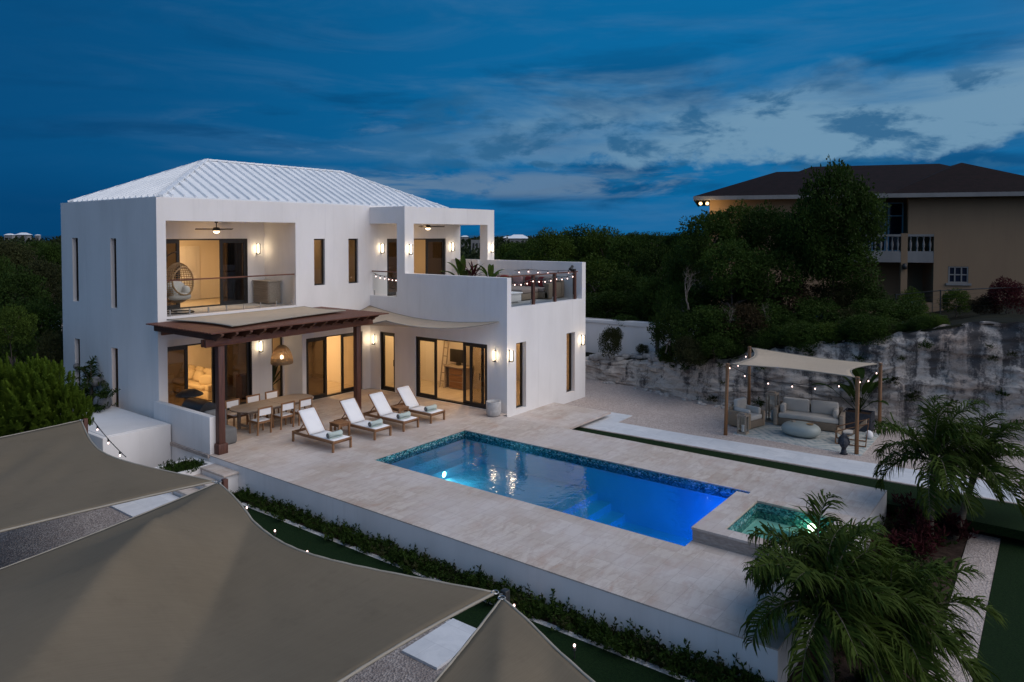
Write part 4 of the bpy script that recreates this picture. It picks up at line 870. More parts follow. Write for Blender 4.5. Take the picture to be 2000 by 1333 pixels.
MB().lathe([(.001, 1.28), (.2, 1.25), (.42, 1.12), (.44, 1.08), (.001, 1.1)], (-23.0, 12.45, 0), 18).build('hood', M['dark'], fb, smooth=True); MB().cyl((-23.0, 12.45, 0), (-23.0, 12.45, 1.1), .04).build('stem', M['dark'], fb); MB().lathe([(.001, 0), (.24, 0), (.24, .05), (.001, .07)], (-23.0, 12.45, 0), 16).build('base', M['dark'], fb)
MB().ell((-22.62, 12.3, .92), (.05, .05, .08)).build('flame_lamp', M['fanlens'], fb)
# ---- lounge under the square sail by the cliff
GZ = -.35
posts = [((1417, 850), (1424, 711), 'front left'), ((1482, 800), (1484, 690), 'back left'), ((1673, 888), (1674, 738), 'front right'), ((1720, 846), (1718, 711), 'back right')]
tops = []
bp_ = [(-8.91, 23.59), (-9.3, 27.0), (-4.9, 23.93), (-4.82, 27.0)]; hz = [2.08, 2.2, 2.05, 2.05]
for (bx_, by_), h, (_, _, w_) in zip(bp_, hz, posts):
    t = thing('timber_post', 'round timber post, '+w_+' corner of the gravel lounge sail', 'post', (bx_, by_, GZ), 0, 'timber posts of the gravel lounge')
    lean = Vector((.05, 0, 0)) if 'front left' in w_ else Vector((0, 0, 0))
    MB().tube([Vector((bx_, by_, GZ-.02)), Vector((bx_, by_, h))+lean], .065, 12).build('post', M['teakz'], t, smooth=True); MB().tube([Vector((bx_, by_, h-.04))+lean, Vector((bx_, by_, h-.02))+lean], .075, 12).build('collar', M['steel'], t)
    tops.append(Vector((bx_, by_, h-.03))+lean)
cen = sum(tops, Vector())/4; cs = [t.lerp(cen, .05) for t in tops]
sheet('lounge_sail', M['sail2'], [cs[0], cs[2], cs[3], cs[1]], 0, .2, 'square beige shade sail over the gravel lounge by the cliff', 'shade sail', z_sag=.12)
string_lights('festoon string hanging round the posts of the gravel lounge', [tops[1], tops[0], tops[0].lerp(tops[2], .5)-Vector((0, -.3, .45)), tops[2], tops[3]], 11, .07)
rug = thing('rug', 'pale blue green patterned rug under the gravel lounge', 'rug', (-6.8, 25.0, GZ))
def rugmat():
    t = NT('faded_patterned_rug'); v = t.coord('Object', (1, 1, 1)); vo = t.n('ShaderNodeTexVoronoi', i={'Vector': v, 'Scale': .95}, distance='MANHATTAN'); wv = t.math('PINGPONG', t.math('MULTIPLY', vo.outputs['Distance'], 3.2), .5); n = t.noise(v, 6, 5, .7)
    c = t.mix(t.ramp(wv, [(.2, (0, 0, 0)), (.34, (1, 1, 1))]), (.47, .48, .45), (.22, .29, .30)); c = t.mix(t.ramp(n, [(.4, (0, 0, 0)), (.62, (.9,)*3)]), c, (.50, .50, .47))
    return t.bsdf(c, .95, n, .3, .01)
MB().box(-8.75, -4.75, 23.85, 26.9, GZ, GZ+.018, None).build('carpet', rugmat(), rug); m = MB()
for k in range(80): x = -8.72+.05*k; m.box(x, x+.015, 23.79, 23.85, GZ+.002, GZ+.01)
m.build('fringe', M['sling'], rug)
ls = thing('outdoor_sofa', 'two seat grey wicker sofa with cream cushions by the cliff', 'sofa', (-6.95, 26.4, GZ), R(8))
def lb(m, root, name, mat, **k): return local(m, root).build(name, mat, root, **k)
z = 0
lb(MB().box(-1.05, 1.05, -.45, .42, .04, .3), ls, 'base', M['wicker'], bevel=.02); lb(MB().box(-1.05, 1.05, .36, .48, .3, .72), ls, 'backrest', M['wicker'], bevel=.02)
for s in (-1, 1): lb(MB().box(min(s*1.0, s*1.14), max(s*1.0, s*1.14), -.47, .48, .04, .62), ls, 'armrest', M['ash'], bevel=.02)
lb(MB().box(-.98, .98, -.44, .34, .30, .47), ls, 'seat_cushion', M['cush'], bevel=.05, seg=3)
for s in (-1, 1):
    lb(MB().cbox((s*.47, .24, .68), (.9, .2, .48), ), ls, 'back_cushion', M['cush'], bevel=.08, seg=3)
    lb(MB().cbox((s*.86, -.08, .60), (.17, .42, .3)), ls, 'arm_cushion', M['cush'], bevel=.06, seg=3)
ac = thing('outdoor_armchair', 'grey wicker armchair with cream cushions beside a lantern', 'armchair', (-8.75, 25.15, GZ), R(75))
lb(MB().box(-.42, .42, -.42, .42, .04, .3), ac, 'base', M['wicker'], bevel=.02); lb(MB().box(-.42, .42, .34, .46, .3, .68), ac, 'backrest', M['tanwick'], bevel=.03)
for s in (-1, 1): lb(MB().box(min(s*.36, s*.48), max(s*.36, s*.48), -.44, .46, .04, .58), ac, 'armrest', M['tanwick'], bevel=.03); lb(MB().cbox((s*.30, -.05, .56), (.14, .6, .24)), ac, 'arm_cushion', M['cush'], bevel=.05, seg=3)
lb(MB().box(-.34, .34, -.42, .33, .3, .46), ac, 'seat_cushion', M['cush'], bevel=.05, seg=3); lb(MB().cbox((0, .26, .72), (.62, .18, .46)), ac, 'back_cushion', M['cush'], bevel=.08, seg=3)
pf = thing('stone_coffee_table', 'smooth pebble shaped pale green coffee table on the rug', 'coffee table', (-6.85, 25.0, GZ))
MB().ell((-6.85, 25.0, GZ+.235), (.62, .46, .235), 28, 14, None, .8).build('body', pm('pale_sage_glaze', (.33, .37, .35), (.38, .42, .4), 3, .5, .05), pf, smooth=True)
MB().lathe([(.001, .46), (.07, .46), (.07, .485), (.05, .5), (.001, .5)], (-7.08, 24.95, GZ), 16).build('dish', M['ash'], pf); MB().lathe([(.001, .45), (.1, .45), (.12, .475), (.001, .47)], (-6.55, 24.95, GZ), 16).build('dish', M['rattan'], pf)
def lantern(x, y, w_, h, label):
    t = thing('floor_lantern', label, 'lantern', (x, y, GZ), 0, 'grey timber floor lanterns'); c_ = Vector((x, y, GZ+.018)); m = MB(); r_ = w_/2
    for sx in (-1, 1):
        for sy in (-1, 1): m.cbox(c_+Vector((sx*(r_-.02), sy*(r_-.02), h/2)), (.04, .04, h))
    m.cbox(c_+Vector((0, 0, .03)), (w_+.02, w_+.02, .06)); m.cbox(c_+Vector((0, 0, h)), (w_+.03, w_+.03, .05)); m.cbox(c_+Vector((0, 0, h+.05)), (w_*.6, w_*.6, .05)); m.build('frame', M['ash'], t)
    m = MB()
    for k in range(4): a = k*math.pi/2; dx, dy = math.cos(a)*(r_-.02), math.sin(a)*(r_-.02); ex, ey = -math.sin(a)*(r_-.04), math.cos(a)*(r_-.04); m.quad(c_+Vector((dx-ex, dy-ey, .06)), c_+Vector((dx+ex, dy+ey, .06)), c_+Vector((dx+ex, dy+ey, h-.03)), c_+Vector((dx-ex, dy-ey, h-.03)))
    m.build('glass', M['glass'], t); MB().cyl(c_+Vector((0, 0, .06)), c_+Vector((0, 0, .06+.35*h)), .05).build('candle', M['sling'], t)
lantern(-8.5, 24.1, .3, .62, 'small grey timber lantern with white candle at the rug corner'); lantern(-8.2, 26.25, .36, 1.02, 'tall grey timber lantern behind the wicker armchair')
lc = thing('folding_lounge_chair', 'low woven lounge chair with pale wood loop frame', 'lounge chair', (-5.3, 25.1, GZ), R(-80))
for s in (-.34, .34):
    m = MB(); loop = [(s, -.45, .04), (s, .42, .04), (s, .5, .78), (s, -.45, .42)]; m.tube([*loop, loop[0]], .026, 8); lb(m, lc, 'side_frame', M['teak'])
lb(MB().grid(lambda u, v: (-.32+.64*u, -.42+.86*v, .40-.16*math.sin(math.pi*min(1, v*1.2))+.36*v*v), 4, 10), lc, 'woven_seat', M['tanwick'], solid=.02); lb(MB().cbox((0, -.1, .36), (.42, .3, .08)), lc, 'cushion', M['cush'], bevel=.03, seg=3)
# carved stone head
bh = thing('head_statue', 'dark carved stone head statue at the foot of a timber post', 'statue', (-5.22, 23.75, GZ))
bc = Vector((-5.22, 23.72, GZ)); yaw_ = math.atan2(-bc.y, -bc.x)
Mh = Matrix.Translation(bc) @ Matrix.Rotation(yaw_, 4, 'Z')
def hb(m, name): m.v = [tuple(Mh @ Vector(p)) for p in m.v]; return m.build(name, M['blackbowl'], bh, smooth=True)
m = MB()
def headf(u, v):
    ph = -math.pi/2+math.pi*v; th = 2*math.pi*u; c1 = math.cos(ph); x = .155*c1*math.cos(th); y = .135*c1*math.sin(th); z_ = .36+.21*math.sin(ph)
    if z_ < .32: k = max(.62, 1-(.32-z_)*1.6); y *= k; x *= (1-(1-k)*.5)
    return (x, y, z_)
m.grid(headf, 28, 20); hb(m, 'head'); m = MB(); m.tube([(0, 0, 0), (-.01, 0, .1), (-.01, 0, .24)], [.12, .085, .08], 16); hb(m, 'neck')
m = MB(); m.ell((-.02, 0, .585), (.07, .07, .06)); [m.ell((.118*math.cos(a)*math.cos(b)-.01, .145*math.cos(a)*math.sin(b), .42+.175*math.sin(a)), (.024,)*3, 6, 4) for a in (.15, .45, .75, 1.05, 1.35) for b in [k*.42 for k in range(15)] if not (abs((b+math.pi) % (2*math.pi)-math.pi) < .95 and a < .6)]; hb(m, 'hair')
m = MB(); m.tube([(.15, 0, .42), (.172, 0, .375), (.182, 0, .345), (.15, 0, .33)], [.012, .02, .026, .014], 8); hb(m, 'nose'); m = MB(); m.ell((.145, 0, .285), (.018, .05, .011)); m.ell((.14, 0, .265), (.018, .04, .012)); hb(m, 'mouth')
for s in (-1, 1): hb(MB().ell((.132, s*.052, .405), (.016, .034, .013)), 'eye'); hb(MB().tube([(0, s*.138, .45), (.0, s*.15, .4), (0, s*.142, .3)], [.02, .026, .02], 8), 'ear')
wl = thing('white_pot', 'small white ceramic pot at the back of the rug', 'pot', (-4.95, 26.0, GZ)); MB().lathe([(.001, .02), (.08, .02), (.13, .12), (.11, .22), (.05, .28), (.045, .28), (.001, .1)], (-4.95, 26.0, GZ), 18).build('body', M['sling'], wl, smooth=True)
# ---- terrace sofa and table
tz = 3.78
so = thing('sectional_sofa', 'taupe wicker sectional sofa on the roof terrace', 'sofa', (-17.3, 24.5, tz))
MB().box(-20.2, -16.55, 24.1, 25.1, tz+.03, tz+.3).build('base', M['wicker'], so, bevel=.02); MB().box(-20.2, -16.5, 25.05, 25.25, tz+.03, tz+.75).build('backrest', M['wicker'], so, bevel=.03); MB().box(-16.72, -16.5, 24.1, 25.05, tz+.03, tz+.66).build('armrest', M['wicker'], so, bevel=.03)
MB().box(-20.2, -16.74, 24.1, 25.03, tz+.3, tz+.46).build('seat_cushion', M['taupe'], so, bevel=.05, seg=3)
MB().box(-18.2, -17.0, 22.95, 24.1, tz+.03, tz+.28).build('chaise_base', M['wicker'], so, bevel=.02); MB().box(-18.2, -17.0, 22.95, 24.09, tz+.28, tz+.46).build('chaise_cushion', M['taupe'], so, bevel=.05, seg=3)
for k in range(3): MB().cbox((-19.6+1.15*k, 24.93, tz+.66), (1.1, .22, .5)).build('back_cushion', M['taupe'], so, bevel=.08, seg=3)
for k, (x, c_, lb_) in enumerate(((-19.9, 'mauve', 'mauve cushion at the left of the terrace sofa'), (-19.25, 'red', 'left red cushion on the terrace sofa'), (-18.5, 'mauve', 'mauve cushion between two red ones on the terrace sofa'), (-17.9, 'red', 'middle red cushion on the terrace sofa'), (-17.2, 'red', 'right red cushion tipped on the terrace sofa'), (-16.95, 'taupe', 'taupe cushion in the arm corner of the terrace sofa'))):
    t = thing('throw_cushion', lb_, 'cushion', (x, 24.72, tz+.66), 0, 'throw cushions on the terrace sofa'); MB().ell((0, 0, 0), (.24, .09, .22), 14, 8, None, .55).build('pad', M[c_], at(t, (x, 24.70, tz+.67), R(8*(k % 3)-8)), smooth=True, inv=False)
ct = thing('terrace_coffee_table', 'low white block table on the roof terrace', 'coffee table', (-17.6, 22.2, tz)); MB().box(-18.3, -17.0, 21.0, 21.9, tz+.06, tz+.36).build('body', M['stucco'], ct, bevel=.02); MB().box(-18.34, -16.96, 20.96, 21.94, tz+.36, tz+.41).build('top', M['sling'], ct, bevel=.015); MB().box(-18.2, -17.1, 21.1, 21.8, tz, tz+.06).build('plinth', M['concrete'], ct)
at(ct, (-17.6+.35, 22.2+.55, tz))
# ================================================================== BACKGROUND LAND
rimx = [-40, -24, -19, -16.2, -14.7, -12.2, -10.6, -9.5, -5.3, -3.7, -2.2, 3, 10, 40]
basey = [29.2, 29.1, 29.0, 28.9, 28.8, 27.9, 27.5, 27.7, 28.1, 28.4, 28.7, 29.4, 30, 32]
rimz = [.1, .3, .5, .62, .8, 1.15, 1.5, 1.9, 2.7, 3.1, 3.45, 3.5, 3.6, 3.6]
def interp(x, xs, ys):
    if x <= xs[0]: return ys[0]
    for a, b, c_, d_ in zip(xs, xs[1:], ys, ys[1:]):
        if x <= b: return c_+(d_-c_)*(x-a)/(b-a)
    return ys[-1]
def hillz(x, y):
    ry = interp(x, rimx, basey)+.5; z = interp(x, rimx, rimz); t = max(0, y-ry)
    zt = z*max(0, 1-max(0, t-22)/50)-.4*min(1, t/9)*(1 if x > -8 else 0)
    return zt+.12*mnoise.noise(Vector((x*.5, y*.5, 0)))*min(1, t)-.8*max(0, min(1, (t-30)/30))
cl = MB()
def cliff(u, v):
    x = -40+60*u; by = interp(x, rimx, basey); rz = interp(x, rimx, rimz); z = -.45+(rz+.45)*v
    n = mnoise.fractal(Vector((x*.55, z*.9, 2.2)), 1.0, 2.0, 5); n2 = mnoise.fractal(Vector((x*1.2, z*4.5, 7.7)), 1.0, 2.0, 5)
    r_ = min(1, v*6)
    led = mnoise.noise(Vector((x*.35, z*2.6, 4.0)))
    return (x, by+.42*v-.26*n*r_-.13*n2*r_-.10*(1 if led > .12 else 0)*r_+(.30*max(0, v-.88)/.12), z+.10*mnoise.noise(Vector((x*2.3, 0, 5)))*v)
cl.grid(cliff, 640, 70)
struct(cl.build('rock_cliff', M['rock'], smooth=True))
hl = MB(); hl.grid(lambda u, v: (lambda x, y: (x, y, hillz(x, y)+(0 if v > 0 else -.08)))(-40+90*u, interp(-40+90*u, rimx, basey)+.62+55*v**1.6), 110, 60)
struct(hl.build('hillside', M['undergrowth'], smooth=True))
pl = MB(); n = 140; ring = []
for k in range(n): a = 2*math.pi*k/n; r_ = 1150+120*mnoise.noise(Vector((math.cos(a)*3, math.sin(a)*3, 1))); ring.append((r_*math.cos(a), r_*math.sin(a), -2.2))
pl.poly(ring[::1]); struct(pl.build('scrub_plain', M['ground']))
m = MB(); m.quad((-15000, -15000, -2.8), (15000, -15000, -2.8), (15000, 15000, -2.8), (-15000, 15000, -2.8)); struct(m.build('sea', M['sea']))
# ------------------------------------------------------------------ foliage kit
def leafquad(m, c, d, up, L, W, bend=.15):
    d = d.normalized(); s = d.cross(up)
    if s.length < 1e-3: s = d.orthogonal()
    s.normalize(); nn = s.cross(d)
    m._add([c, c+d*L*.5+s*W*.5+nn*bend*L*.3, c+d*L-nn*bend*L*.3, c+d*L*.5-s*W*.5+nn*bend*L*.3], [(0, 1, 2, 3)])
def rdir(r_): 
    z = r_.uniform(-1, 1); t = r_.uniform(0, 2*math.pi); q = math.sqrt(1-z*z); return Vector((q*math.cos(t), q*math.sin(t), z))
def crown_mb(seed, nclump, nleaf, L, W, sx=1, sz=1, clump=.3, low=-.75):
    r_ = random.Random(seed); m = MB()
    for c in range(nclump):
        d = rdir(r_)
        while d.z < low: d = rdir(r_)
        rr = r_.uniform(.45, 1.0)**.6; cc = Vector((d.x*rr*sx, d.y*rr*sx, d.z*rr*sz)); cr = clump*r_.uniform(.55, 1.25)
        k = int(nleaf*r_.uniform(.5, 1.3))
        for i in range(k):
            e = rdir(r_); q = cc+e*cr*r_.uniform(.35, 1)**.5
            ld = (e*.8+rdir(r_)*.8+Vector((0, 0, .25))); leafquad(m, q, ld, rdir(r_), L*r_.uniform(.6, 1.2), W*r_.uniform(.7, 1.2))
    return m
def mesh_of(m, name, mat, smooth=False):
    o = m.build(name, mat, None, smooth); me = o.data; bpy.data.objects.remove(o); return me
CR = {}
for key, mt in (('dark', 'leafdark'), ('mid', 'leafmid'), ('light', 'leaflight'), ('olive', 'leafolive'), ('brown', 'leafbrown'), ('red', 'leafred')):
    nv = 3 if key in ('dark', 'mid') else 2
    CR[key] = [mesh_of(crown_mb(100+7*i+len(key), 95, 74, .115, .055, 1, .95, .30), 'crown', M[mt]) for i in range(nv)]
def shoots_mb(seed, n, L, W):
    r_ = random.Random(seed); m = MB()
    for k in range(n):
        d = rdir(r_)
        if d.z < -.5: d.z = -d.z
        rr = r_.uniform(.35, .92); b = Vector((d.x*rr, d.y*rr, d.z*rr*.9)); h = r_.uniform(.16, .42); ax = (Vector((0, 0, 1))+d*.35+rdir(r_)*.12).normalized()
        for i in range(46):
            u = i/46; a = 2.4*i; s_ = ax.orthogonal().normalized(); t_ = ax.cross(s_); q = b+ax*h*(u-.25)
            ld = (s_*math.cos(a)+t_*math.sin(a))*(1.0-.55*u)+ax*(.5+.9*u); leafquad(m, q, ld, ax, L*(1.05-.5*u)*r_.uniform(.8, 1.2), W)
    return m
CR['shoot'] = [mesh_of(shoots_mb(500+i, 120, .16, .05), 'crown', M['leaflight']) for i in range(2)]
CR['fine'] = [mesh_of(crown_mb(300+i, 170, 70, .06, .03, 1, .9, .22), 'crown', M['leafmid']) for i in range(2)]
def trunk_mesh(seed, h, r0, nb=6):
    r_ = random.Random(seed); m = MB(); p = [Vector((.05*math.sin(k*1.7+seed), .05*math.cos(k*2.1+seed), h*k/5)) for k in range(6)]
    m.tube(p, [r0*(1-.11*k) for k in range(6)], 9)
    for b in range(nb):
        s = p[3 + b % 3]; a = 2*math.pi*b/nb+r_.uniform(-.4, .4); L = h*r_.uniform(.35, .6); d = Vector((math.cos(a), math.sin(a), r_.uniform(.5, 1.1)))
        d.z *= .35; L *= .8; q = [s, s+d*L*.4+Vector((0, 0, .03)), s+d*L*.75+rdir(r_)*.05, s+d*L+rdir(r_)*.06]; m.tube(q, [r0*.5, r0*.36, r0*.24, r0*.1], 6)
    return mesh_of(m, 'trunk', M['bark'], True)
TR = [trunk_mesh(i, 1.0, .055) for i in range(3)]
def inst(name, me, parent, loc=(0, 0, 0), rot=(0, 0, 0), sc=(1, 1, 1)):
    o = bpy.data.objects.new(name, me); col.objects.link(o); o.location = loc; o.rotation_euler = rot; o.scale = sc
    if parent is not None: o.parent = parent
    return o
tcount = [0]
def tree(px, py, depth, rpx, hpx, kind, label, group=None, base=None, name='tree', extra=()):
    """crown centred on the sight line through (px, py) at a given distance; rpx and hpx are its half width and half height in photo pixels"""
    k = tcount[0]; tcount[0] += 1; r_ = random.Random(k*13+5); c = atd(px, py, depth); rx = rpx*depth/F_PX; rz_ = hpx*depth/F_PX
    bz = hillz(c.x, c.y) if base is None else base; h = max(.3, c.z-bz)
    t = thing(name, label, 'tree' if name.endswith('tree') else 'bush', (c.x, c.y, bz), 0, group)
    inst('trunk', TR[k % 3], t, (0, 0, -.05), (0, 0, r_.uniform(0, 6)), (max(.5, rx*.9), max(.5, rx*.9), h*.92))
    inst('crown', CR[kind][k % len(CR[kind])], t, (0, 0, h), (r_.uniform(-.2, .2), r_.uniform(-.2, .2), r_.uniform(0, 6)), (rx, rx, rz_))
    for ex, ey, er, eh in extra:
        q = atd(ex, ey, depth)-Vector((c.x, c.y, bz)); f = depth/F_PX
        inst('crown', CR[kind][(k+1) % len(CR[kind])], t, q, (0, 0, r_.uniform(0, 6)), (er*f, er*f, eh*f))
    return t
# the big tree before the neighbour's house
tree(1628, 415, 31, 62, 92, 'dark', 'tall dark leafy tree in front of the peach house, reaching its roof', extra=((1677, 432, 44, 62), (1580, 455, 48, 62), (1650, 520, 62, 50), (1600, 505, 50, 55)))
GH = 'dark trees on the hillside by the peach house'
for k, (px, py, d_, r_, h_, kd) in enumerate(((1385, 478, 33, 52, 62, 'dark'), (1440, 455, 34, 52, 52, 'mid'), (1500, 462, 33, 55, 58, 'dark'), (1545, 480, 32, 42, 60, 'dark'), (1345, 520, 36, 45, 55, 'dark'), (1430, 530, 31, 60, 58, 'dark'), (1500, 545, 31, 60, 55, 'dark'))):
    tree(px, py, d_, r_, h_, kd, 'rounded dark tree crown in the thicket left of the peach house', GH)
GB = 'bushes over the rim of the rock cliff'
for k, (px, py, d_, r_, h_, kd) in enumerate(((1310, 640, 31, 40, 42, 'dark'), (1350, 655, 29.5, 45, 42, 'dark'), (1400, 640, 29.6, 48, 42, 'dark'), (1345, 690, 28.7, 30, 30, 'olive'), (1395, 678, 28.6, 34, 26, 'dark'), (1450, 635, 29.6, 48, 40, 'brown'), (1500, 630, 29.8, 48, 36, 'dark'), (1545, 640, 29.6, 45, 30, 'dark'), (1600, 622, 29.8, 48, 36, 'dark'), (1650, 628, 29.6, 40, 24, 'olive'), (1700, 615, 29.6, 45, 28, 'dark'), (1750, 608, 30, 42, 26, 'dark'), (1780, 600, 31, 26, 32, 'mid'), (1330, 600, 33, 45, 45, 'dark'), (1400, 590, 33, 50, 45, 'dark'), (1470, 590, 32, 50, 40, 'olive'), (1540, 590, 31.5, 50, 40, 'brown'), (1290, 590, 36, 45, 50, 'dark'), (1620, 585, 31.5, 42, 30, 'olive'), (1680, 580, 31.5, 45, 32, 'dark'))):
    tree(px, py, d_, r_, h_, kd, 'low tangled bush on the hillside above the rock cliff', GB, name='hillside_bush')
tree(1967, 580, 29.5, 34, 34, 'red', 'reddish leafed bush at the right edge above the cliff', name='bush'); tree(1925, 600, 30, 26, 20, 'brown', 'low brown bush left of the reddish bush above the cliff', name='bush')
tree(1868, 590, 31.5, 26, 24, 'mid', 'small green bush against the peach wall right of the fence post', name='bush')
GT = 'trees beyond the white boundary wall'
for k, (px, py, d_, r_, h_, kd) in enumerate(((1075, 500, 46, 45, 46, 'mid'), (1128, 490, 48, 48, 44, 'dark'), (1180, 492, 46, 46, 46, 'mid'), (1225, 510, 44, 42, 50, 'dark'), (1030, 505, 56, 36, 34, 'dark'), (1000, 500, 70, 32, 24, 'mid'), (1100, 560, 41, 52, 50, 'dark'), (1165, 560, 40, 52, 52, 'mid'), (1225, 580, 39, 48, 50, 'dark'), (1180, 605, 37.5, 50, 34, 'dark'), (1250, 615, 37, 46, 38, 'dark'), (1290, 540, 42, 48, 56, 'dark'), (1330, 480, 48, 40, 26, 'dark'), (1280, 480, 55, 40, 24, 'dark'), (1240, 475, 70, 34, 20, 'dark'), (1160, 615, 38, 30, 26, 'mid'))):
    tree(px, py, d_, r_, h_, kd, 'dense tree rising beyond the white boundary wall', GT, name='dense_tree')
tree(1190, 672, 33.4, 20, 30, 'olive', 'small leafy shrub in front of the white boundary wall', name='bush', base=.75, extra=((1204, 655, 12, 14),)); tree(1255, 683, 33.2, 12, 10, 'olive', 'tiny shrub on the rubble before the white boundary wall', name='bush', base=.7); tree(1222, 640, 35, 24, 14, 'dark', 'leafy twigs hanging over the top of the white boundary wall', name='bush', base=1.9)
r_ = random.Random(8)
for k in range(34):
    x = -13.9+10.6*k/33+r_.uniform(-.15, .15); y = interp(x, rimx, basey)+r_.uniform(.75, 1.5)+(.9 if k % 3 == 0 else 0); z = hillz(x, y); s_ = r_.uniform(.5, .85)
    if x > -5.2: s_ *= .55
    t = thing('hillside_bush', 'low tangled bush on the hillside above the rock cliff', 'bush', (x, y, z), 0, GB); inst('crown', CR[('dark', 'dark', 'mid', 'olive', 'dark')[k % 5]][0], t, (0, 0, s_*.35), (0, 0, k), (s_, s_, s_*.7))
def bare_tree(px, py, depth, hpx, label, seed):
    r_ = random.Random(seed); c = atd(px, py, depth); h = hpx*depth/F_PX; t = thing('bare_tree', label, 'tree', (c.x, c.y, c.z-h)); m = MB(); b0 = Vector((c.x, c.y, c.z-h))
    def grow(p, d, L, r0, lev):
        q = [p]; 
        for k in range(4): d = (d+rdir(r_)*.22).normalized(); q.append(q[-1]+d*L/4)
        m.tube(q, [r0, r0*.85, r0*.7, r0*.6, r0*.5], 5)
        if lev < 4:
            for k in range(3 if lev < 3 else 2): grow(q[2+k % 3], (d+rdir(r_)*.85+Vector((0, 0, .15))).normalized(), L*.68, r0*.5, lev+1)
    grow(b0, Vector((.1, 0, 1)), h*.55, h*.03, 0); m.build('branches', M['twig'], t); return t
M['twig'] = pm('pale_dead_twig', (.12, .10, .085), (.24, .21, .18), 8, .9, .3)
bare_tree(1345, 535, 30.5, 70, 'pale leafless branching tree in front of the dark thicket', 3); bare_tree(1420, 600, 29.3, 60, 'small pale leafless shrub above the gravel lounge', 5); bare_tree(1300, 640, 30.6, 50, 'pale leafless shrub right of the white boundary wall', 8); bare_tree(1505, 600, 29.2, 46, 'pale leafless twigs over the cliff rim behind the lounge sail', 11)
# left side
GL = 'dark trees left of the villa'
for k, (px, py, d_, r_, h_, kd) in enumerate(((30, 585, 34, 50, 60, 'dark'), (80, 560, 42, 42, 50, 'olive'), (105, 520, 52, 24, 46, 'dark'), (20, 510, 60, 40, 36, 'olive'), (70, 500, 75, 40, 26, 'dark'), (60, 640, 29, 55, 55, 'dark'), (100, 690, 28, 30, 40, 'olive'), (10, 680, 25, 50, 60, 'dark'), (-20, 560, 45, 40, 60, 'dark'), (130, 700, 30, 26, 34, 'dark'))):
    tree(px, py, d_, r_, h_, kd, 'shadowy dark tree on the land left of the villa', GL, base=-.95)
lb_ = tree(85, 762, 19.5, 62, 66, 'shoot', 'large bright green leafy bush behind the left shade sail', base=-.75, name='bush', extra=((20, 760, 52, 62), (85, 800, 60, 60), (45, 790, 60, 62), (120, 790, 44, 50), (146, 806, 36, 44), (20, 820, 60, 60), (66, 735, 36, 34), (166, 826, 18, 24), (30, 850, 60, 40), (95, 842, 54, 40), (135, 832, 40, 40), (70, 815, 60, 50), (20, 800, 50, 60)))
tree(20, 640, 22, 40, 40, 'mid', 'darker green bush rising behind the bright bush at the left edge', base=-.75, name='bush')
# ------------------------------------------------------------------ hedge along the pool wall
def bushlet(seed, mat, n=240, L=.10, W=.035, h=.30, tall=0):
    r_ = random.Random(seed); m = MB()
    for st in range(int(n/12)):
        a = r_.uniform(0, 6.28); rr = r_.uniform(0, .26); b = Vector((rr*math.cos(a)*1.5, rr*math.sin(a), 0)); hh = h*r_.uniform(.5, 1.1)+(tall if r_.random() < .12 else 0); t_ = b*1.3+Vector((0, 0, hh))
        m.tube([b*.5, t_], [.006, .003], 4)
        for k in range(14):
            u = r_.uniform(.25, 1); d = rdir(r_)*.9+Vector((0, 0, .5)); leafquad(m, (b*.5).lerp(t_, u), d, rdir(r_), L*r_.uniform(.6, 1.1), W)
    return mesh_of(m, 'foliage', M[mat])
BL = [bushlet(40+i, ('leafdark', 'leafdark', 'leafolive', 'leafdark')[i], 340, .085, .034, .22, .16) for i in range(4)]
BR = [bushlet(60+i, 'leafred', 300, .16, .04, .42, .1) for i in range(2)]
r_ = random.Random(77)
n = 62
for k in range(n):
    x = -17.7+14.1*k/(n-1); f = .85+.45*(k/n)+r_.uniform(-.2, .2)
    for row in range(1 if k % 2 else 2):
        o = inst('low_shrub', BL[(k*3+row) % 4], None, (x+r_.uniform(-.08, .08), 11.02-row*.2+r_.uniform(-.04, .04), -.735), (0, 0, r_.uniform(0, 6.28)), (f, f*.75, f*r_.uniform(.62, 1.0)))
        tag(o, 'low dark green shrub in the bed along the white pool wall', 'shrub', 'shrubs in the bed along the pool wall')
for k in range(7):
    o = inst('creeping_shrub', BL[(k+1) % 4], None, (-20.15+.12*k, 10.25+.12*(k % 4)+.25*(k % 2), -.28), (0, 0, k*1.3), (.8, .8, .8)); o.data = BL[1]; tag(o, 'bright leafy plant in the white planter box by the steps', 'shrub', 'plants in the planter box by the steps')
for k in range(16):
    o = inst('low_shrub', BL[k % 4], None, (-3.1+1.0*((k*7) % 5)/4, 11.0+.38*k, -.74), (0, 0, k*1.1), (.9, .9, .8)); tag(o, 'low dark shrub in the bed under the right hand palms', 'shrub', 'shrubs under the palms')
r_ = random.Random(41)
for k in range(34):
    x = -3.1+1.4*r_.random(); y = 13.2+6.8*k/33; red = y > 17.4 and k % 2; f = r_.uniform(.8, 1.3)
    o = inst('ornamental_shrub' if red else 'low_shrub', BR[k % 2] if red else BL[k % 4], None, (x, y, -.74), (0, 0, k*1.7), (f, f, f*1.1)); tag(o, 'reddish leafed shrub under the smaller palm behind the hot tub' if red else 'low dark shrub in the bed under the right hand palms', 'shrub', 'reddish shrubs under the rear palm' if red else 'shrubs under the palms')
for k in range(46):
    x = -13.5+16*r_.random(); y = interp(x, rimx, basey)+.05; v_ = r_.random(); z = -.3+(interp(x, rimx, rimz)+.3)*(v_ if k % 3 else .02); f = r_.uniform(.35, .8)
    o = inst('cliff_weed', BL[k % 4], None, (x, y-.05+.25*v_, z), (r_.uniform(.5, 1.0), 0, 0), (f, f, f)); tag(o, 'small weed growing out of the limestone cliff face', 'weed', 'weeds on the cliff face')
